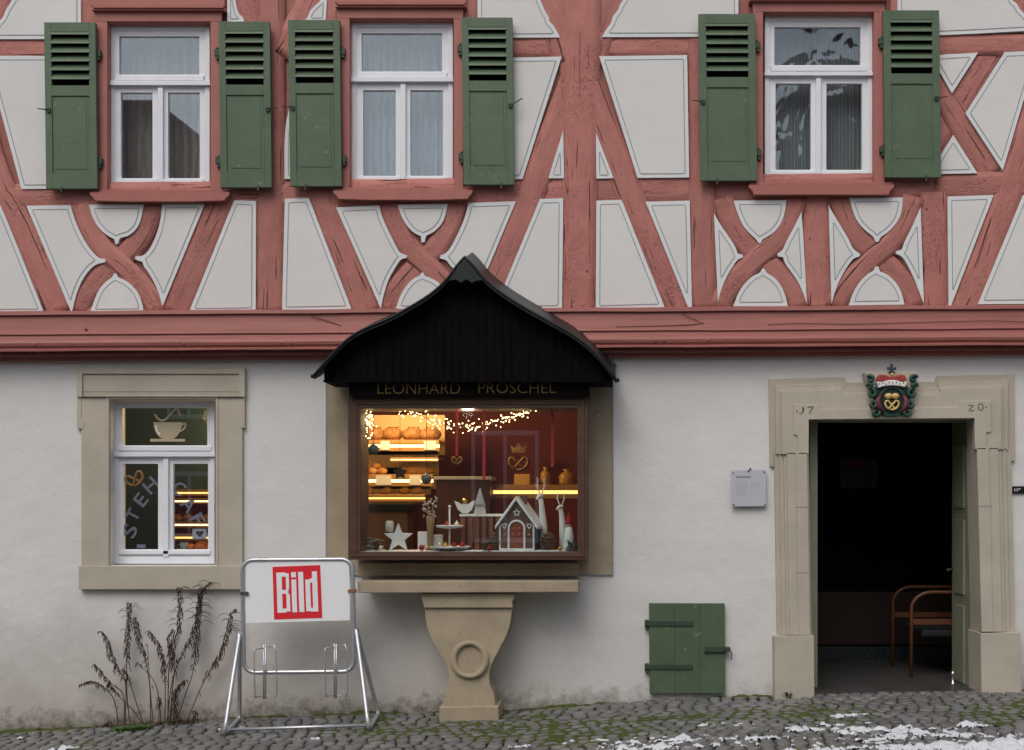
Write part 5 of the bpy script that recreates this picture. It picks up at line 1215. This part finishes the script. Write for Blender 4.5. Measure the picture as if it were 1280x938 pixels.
m = MB(); tube(m, [f0, f1], .0135, 10); m.build('crossbar', STEEL, NS, smooth=True)
PWH = simple('white enamelled board', (.86, .87, .89), .3, .03, 4, .05); PRED = simple('signal red print', (.74, .032, .045), .35, .05, bs=0)
m = MB(); prism(m, chaikin([(306.8, 712), (309, 704.5), (316, 702.5), (427, 701.5), (434.5, 704), (437, 711), (437.3, 775.5), (307.5, 779)], 1, 80), .466, .452); pan = m.build('board', PWH, NS)
RS = [(340.6, 708.8), (400.2, 706.6), (402.8, 772.6), (342.6, 774.6)]
m = MB(); prism(m, RS, .468, .463); m.build('red_square', PRED, pan)
def bl(u, v):
    (ax, ay), (bx, by), (cx, cy), (dx, dy) = RS; return (ax*(1-u)*(1-v)+bx*u*(1-v)+cx*u*v+dx*(1-u)*v, ay*(1-u)*(1-v)+by*u*(1-v)+cy*u*v+dy*(1-u)*v)
def glyph(rs):
    m = MB()
    for u0, v0, u1, v1 in rs: prism(m, [bl(u0, v0), bl(u1, v0), bl(u1, v1), bl(u0, v1)], .4695, .467)
    m.build('letter', PWH, pan)
def pglyph(outer, holes):
    # outer outline with slots bridged in, as one clean sheet
    m = MB(); poly = outer; prism(m, [bl(*q) for q in poly], .4695, .467); m.build('letter', PWH, pan)
glyph([(.075, .115, .185, .875), (.185, .115, .27, .195), (.185, .445, .27, .52), (.185, .80, .27, .875), (.27, .135, .335, .435), (.27, .53, .345, .855), (.27, .435, .315, .53)])
glyph([(.385, .255, .485, .875), (.385, .115, .485, .215)])
glyph([(.53, .115, .635, .875)])
glyph([(.675, .265, .775, .865), (.775, .245, .82, .325), (.775, .80, .82, .875), (.82, .115, .925, .875)])
for x, y, mt in ((304, 742, IRON), (438.5, 739, simple('rusty clamp', (.25, .11, .07), .8, .3, 30, .4))):
    m = MB(); rect(m, x-4, y-2, x+6, y+2.2, .484, .44); m.build('clamp', mt, NS, bevel=.003)
for x0 in (317.5, 406):
    m = MB(); dz = -1.5*(x0-300)/140
    for off, dd_ in ((0, .58), (17, .58)):
        # two wire loops splayed forward like an open book
        xi = x0+12 if off == 0 else x0+14.5
        xo = x0 if off == 0 else x0+27.5
        yt, yb = 812+dz, 872+dz
        tube(m, [P(xi, yt-2, .485), P(xo+(1 if off == 0 else -2), yt-(0 if off == 0 else 5), dd_), P(xo, yt+2, dd_), P(xo+1, yb-4, dd_), P(xo+(2 if off == 0 else -1), yb, dd_), P(xi, yb-2, .485), P(xi, yt-2, .485)], .006, 6)
    for xi in (x0+12, x0+14.5): tube(m, [P(xi, 806+dz, .487), P(xi, 874+dz, .487)], .007, 6)
    m.build('wire_rack', STEEL, NS, smooth=True)
# ------------------------------------------------------------------ dried plant, weeds and a stone at the foot of the wall
STEM = simple('dead brown stalk', (.085, .05, .036), .9, .3, 20, 0); LEAFD = simple('shrivelled brown leaf', (.06, .036, .028), .95, .4, 25, 0)
c = P(205, 905, .12); c.z = gz(c.x, -.12); t = thing('dried_plant', c, 'tall dead weed with drooping brown seed heads under the small window', 'dead plant')
ST = [[(320,838),(312,750),(295,690),(250,650),(200,620),(150,642)],[(345,838),(350,680),(300,645),(265,625),(240,580),(205,550)],[(350,836),(355,700),(352,610),(310,570),(280,480),(260,420),(235,400)],
 [(375,838),(358,700),(357,560),(362,420),(372,275),(366,268)],[(440,836),(400,720),(362,600),(340,570)],[(465,838),(466,640),(440,520),(412,420),(395,335)],[(480,838),(462,640),(452,458)],[(530,846),(535,600),(515,500),(490,430),(455,398)],
 [(545,848),(546,590),(560,470),(592,400),(605,300),(598,198)],[(538,850),(562,600),(625,480),(665,400),(692,250),(705,205),(745,176)],[(575,846),(625,680),(660,590),(672,470),(684,340),(695,200)],[(618,842),(690,660),(740,570),(790,500),(822,390),(835,310),(852,298)],
 [(515,838),(505,690),(480,610),(402,540)],[(440,810),(330,700),(270,640)],[(552,846),(560,700),(578,560),(565,500),(545,440),(568,390)],[(600,842),(585,780),(625,835)],[(650,842),(672,800),(668,760)],[(300,838),(285,810),(250,830)],[(500,838),(505,760),(503,700)],[(570,700),(585,660),(625,620)]]
LEAFY = {0:.55,1:.6,2:.45,3:.45,4:.7,5:.55,6:.97,7:.45,8:.42,9:.45,10:.42,11:.4,12:.9,13:.7,14:.5,15:.5,16:.3,17:.3,18:.6,19:.0}
random.seed(31)
for si, s_ in enumerate(ST):
    d = random.uniform(.07, .2); pp = [(x/3.636+60, y/3.636+680) for x, y in s_]; path = chaikin(pp, 2, 85, False); W3 = [P(x, y, d+.10*(i/len(path)-.3)*math.sin(si*1.7)) for i, (x, y) in enumerate(path)]
    W3[0].z = min(W3[0].z, gz(W3[0].x, W3[0].y)+.02)
    n = len(W3); m = MB(); tube(m, W3, [.0048*(1-.55*i/n) for i in range(n)], 6, False, 0)
    L = resample([tuple(w) for w in W3], .011); N = len(L)
    for i, q in enumerate(L):
        f = i/N
        if f < LEAFY[si]: 
            if random.random() < .04 and f > .1:
                pass
            else: continue
        for _ in range(3 if f > LEAFY[si]+.1 else 1):
            q = Vector(q); a = random.uniform(0, 6.28); ln = random.uniform(.018, .045)*(1.2-.5*f); out = Vector((math.cos(a), math.sin(a)*.7, .1)).normalized()
            p0 = q; p1 = q+out*ln*.55+Vector((0, 0, .002)); p2 = q+out*ln*.8+Vector((0, 0, -ln*.55)); p3 = q+out*ln*.75+Vector((0, 0, -ln*1.05))
            tube(m, [p0, p1, p2, p3], [.0012, random.uniform(.002, .0045), random.uniform(.002, .004), .0008], 4, False, 1)
    if si in (3, 8, 9, 10, 11):              # arching side twigs of the seed head
        for _ in range(11):
            q = Vector(L[int(N*random.uniform(.74, .99))]); sx_ = random.choice((-1, 1)); ln = random.uniform(.05, .11)
            tube(m, [q, q+Vector((sx_*ln*.5, random.uniform(-.02, .02), ln*.25)), q+Vector((sx_*ln*.9, random.uniform(-.03, .03), ln*.12)), q+Vector((sx_*ln*1.1, random.uniform(-.03, .03), -ln*.15))], [.0018, .0026, .0022, .001], 5, False, 1)
    m.build('stalk', [STEM, LEAFD], t)
GRS = simple('fresh green weed', (.07, .15, .025), .7, .35, 20, 0)
def tuft(px, py, rx, n, h, label, name='weed_tuft', mat=None, d=None, wide=.006):
    g = ground_at(px, py) if d is None else None
    if g is None: q = P(px, py, d); g = Vector((q.x, -d, gz(q.x, -d)))
    m = MB()
    for i in range(n):
        r = max(-1, min(1, random.gauss(0, .5))); p = g+Vector((rx*r, random.gauss(0, .025), 0)); p.z = gz(p.x, p.y)+.008; p.y = min(p.y, -.012)
        a = random.uniform(0, 6.28); o = Vector((math.cos(a), math.sin(a), 0)); hh = h*random.uniform(.4, 1); sd_ = Vector((-o.y, o.x, 0))*wide*random.uniform(.6, 1.3)
        V = [p-sd_*.4, p+sd_*.4, p+o*hh*.4+Vector((0, 0, hh*.7))+sd_, p+o*hh*.4+Vector((0, 0, hh*.7))-sd_, p+o*hh*.95+Vector((0, 0, hh*.75))]
        for v in V: v.y = min(v.y, -.006)
        m.add(V, [(0,1,2,3), (3,2,4)])
    return tag(m.build(name, mat or GRS, loc=g), label, 'weed')
tuft(165, 915, .16, 420, .05, 'bright green patch of weeds at the foot of the dead plant'); tuft(985, 870, .03, 22, .075, 'small blue green weed at the left foot of the door surround', mat=simple('blue green leaf', (.06, .10, .05), .7, .2, 20, 0), d=.12, wide=.012)
m = MB(); random.seed(77)
for i in range(150):
    x = c.x+random.gauss(0, .33); y = -abs(random.gauss(.06, .09))-.012; z = gz(x, y)+random.uniform(.016, .03); a = random.uniform(0, 6.28); l = random.uniform(.012, .035)
    p = Vector((x, min(y, -.05), z)); u = Vector((math.cos(a), math.sin(a), 0))*l; v = Vector((-math.sin(a), math.cos(a), 0))*l*.3
    m.add([p-u, p-v+Vector((0, 0, .004)), p+u+Vector((0, 0, .008)), p+v], [(0, 1, 2, 3)])
m.build('leaf_litter', LEAFD, kind='stuff')
g = ground_at(133, 917); m = MB(); sphere(m, (g.x, g.y, g.z+.02), (.05, .035, .03), 12, 8, 0, .12); tag(m.build('loose_stone', COB, smooth=True, loc=g), 'loose grey stone lying left of the green weeds', 'stone')
# ------------------------------------------------------------------ houses across the street (seen mirrored in the panes)
def opposite(x0, x1, y, eave, ridge, wallc, roofc, wins, label, hip=0, dep=8):
    z0 = -.4; t = thing('opposite_house', ((x0+x1)/2, y, z0), label, 'house', 'houses across the street'); m = MB()
    box(m, (x0, y-dep, z0), (x1, y, eave)); m.build('wall', simple('rendered wall', wallc, .9, .05, 1, .2), t)
    o = .3; ym = y-dep/2; V = [(x0-o, y+o, eave), (x1+o, y+o, eave), (x1+o, y-dep-o, eave), (x0-o, y-dep-o, eave), (x0-o+hip, ym, ridge), (x1+o-hip, ym, ridge)]
    m = MB(); m.add(V, [(0,1,5,4), (2,3,4,5), (1,2,5), (3,0,4), (0,3,2,1)]); rf = m.build('roof', simple('clay roof tiles', roofc, .8, .25, 5, .6, .02, 12), t)
    m = MB(); cx = x0+(x1-x0)*.2; box(m, (cx, ym+.4, ridge-1.2), (cx+.6, ym+1, ridge+.6)); m.build('chimney', simple('brick chimney', (.25, .12, .08), .9, .2), rf)
    for wx, wz, ww, wh in wins:
        m = MB(); box(m, (wx, y, wz), (wx+ww, y+.06, wz+wh)); w_ = m.build('window', WHITE, t)
        for i in (0, 1): m = MB(); box(m, (wx+.08+i*(ww-.08)/2, y+.06, wz+.1), (wx+(ww-.08)/2*(i+1), y+.066, wz+wh-.1)); m.build('pane', simple('curtained pane', (.13, .15, .17), .1, .3, 2, bs=0), w_)
opposite(-19, -4.4, -17, 6.6, 12.1, (.30, .27, .23), (.33, .19, .155), [(-17+2.6*i, z, 1.0, 1.5) for i in range(5) for z in (.9, 3.6)], 'tall rendered house with brown tiled hip roof across the street', 6.8)
opposite(-3.3, 3.2, -17.5, 4.3, 6.2, (.15, .125, .11), (.11, .06, .05), [(-2.25, .8, 1.5, 2.5), (1.2, 1.2, 1.1, 1.6)], 'low dark house with white framed windows across the street', 0)
opposite(3.9, 14, -17, 7.0, 12.6, (.5, .45, .38), (.24, .17, .15), [(4.8+2.4*i, z, 1.0, 1.5) for i in range(4) for z in (.9, 3.6)], 'tall house with pale plaster and brown roof across the street', 1.5)
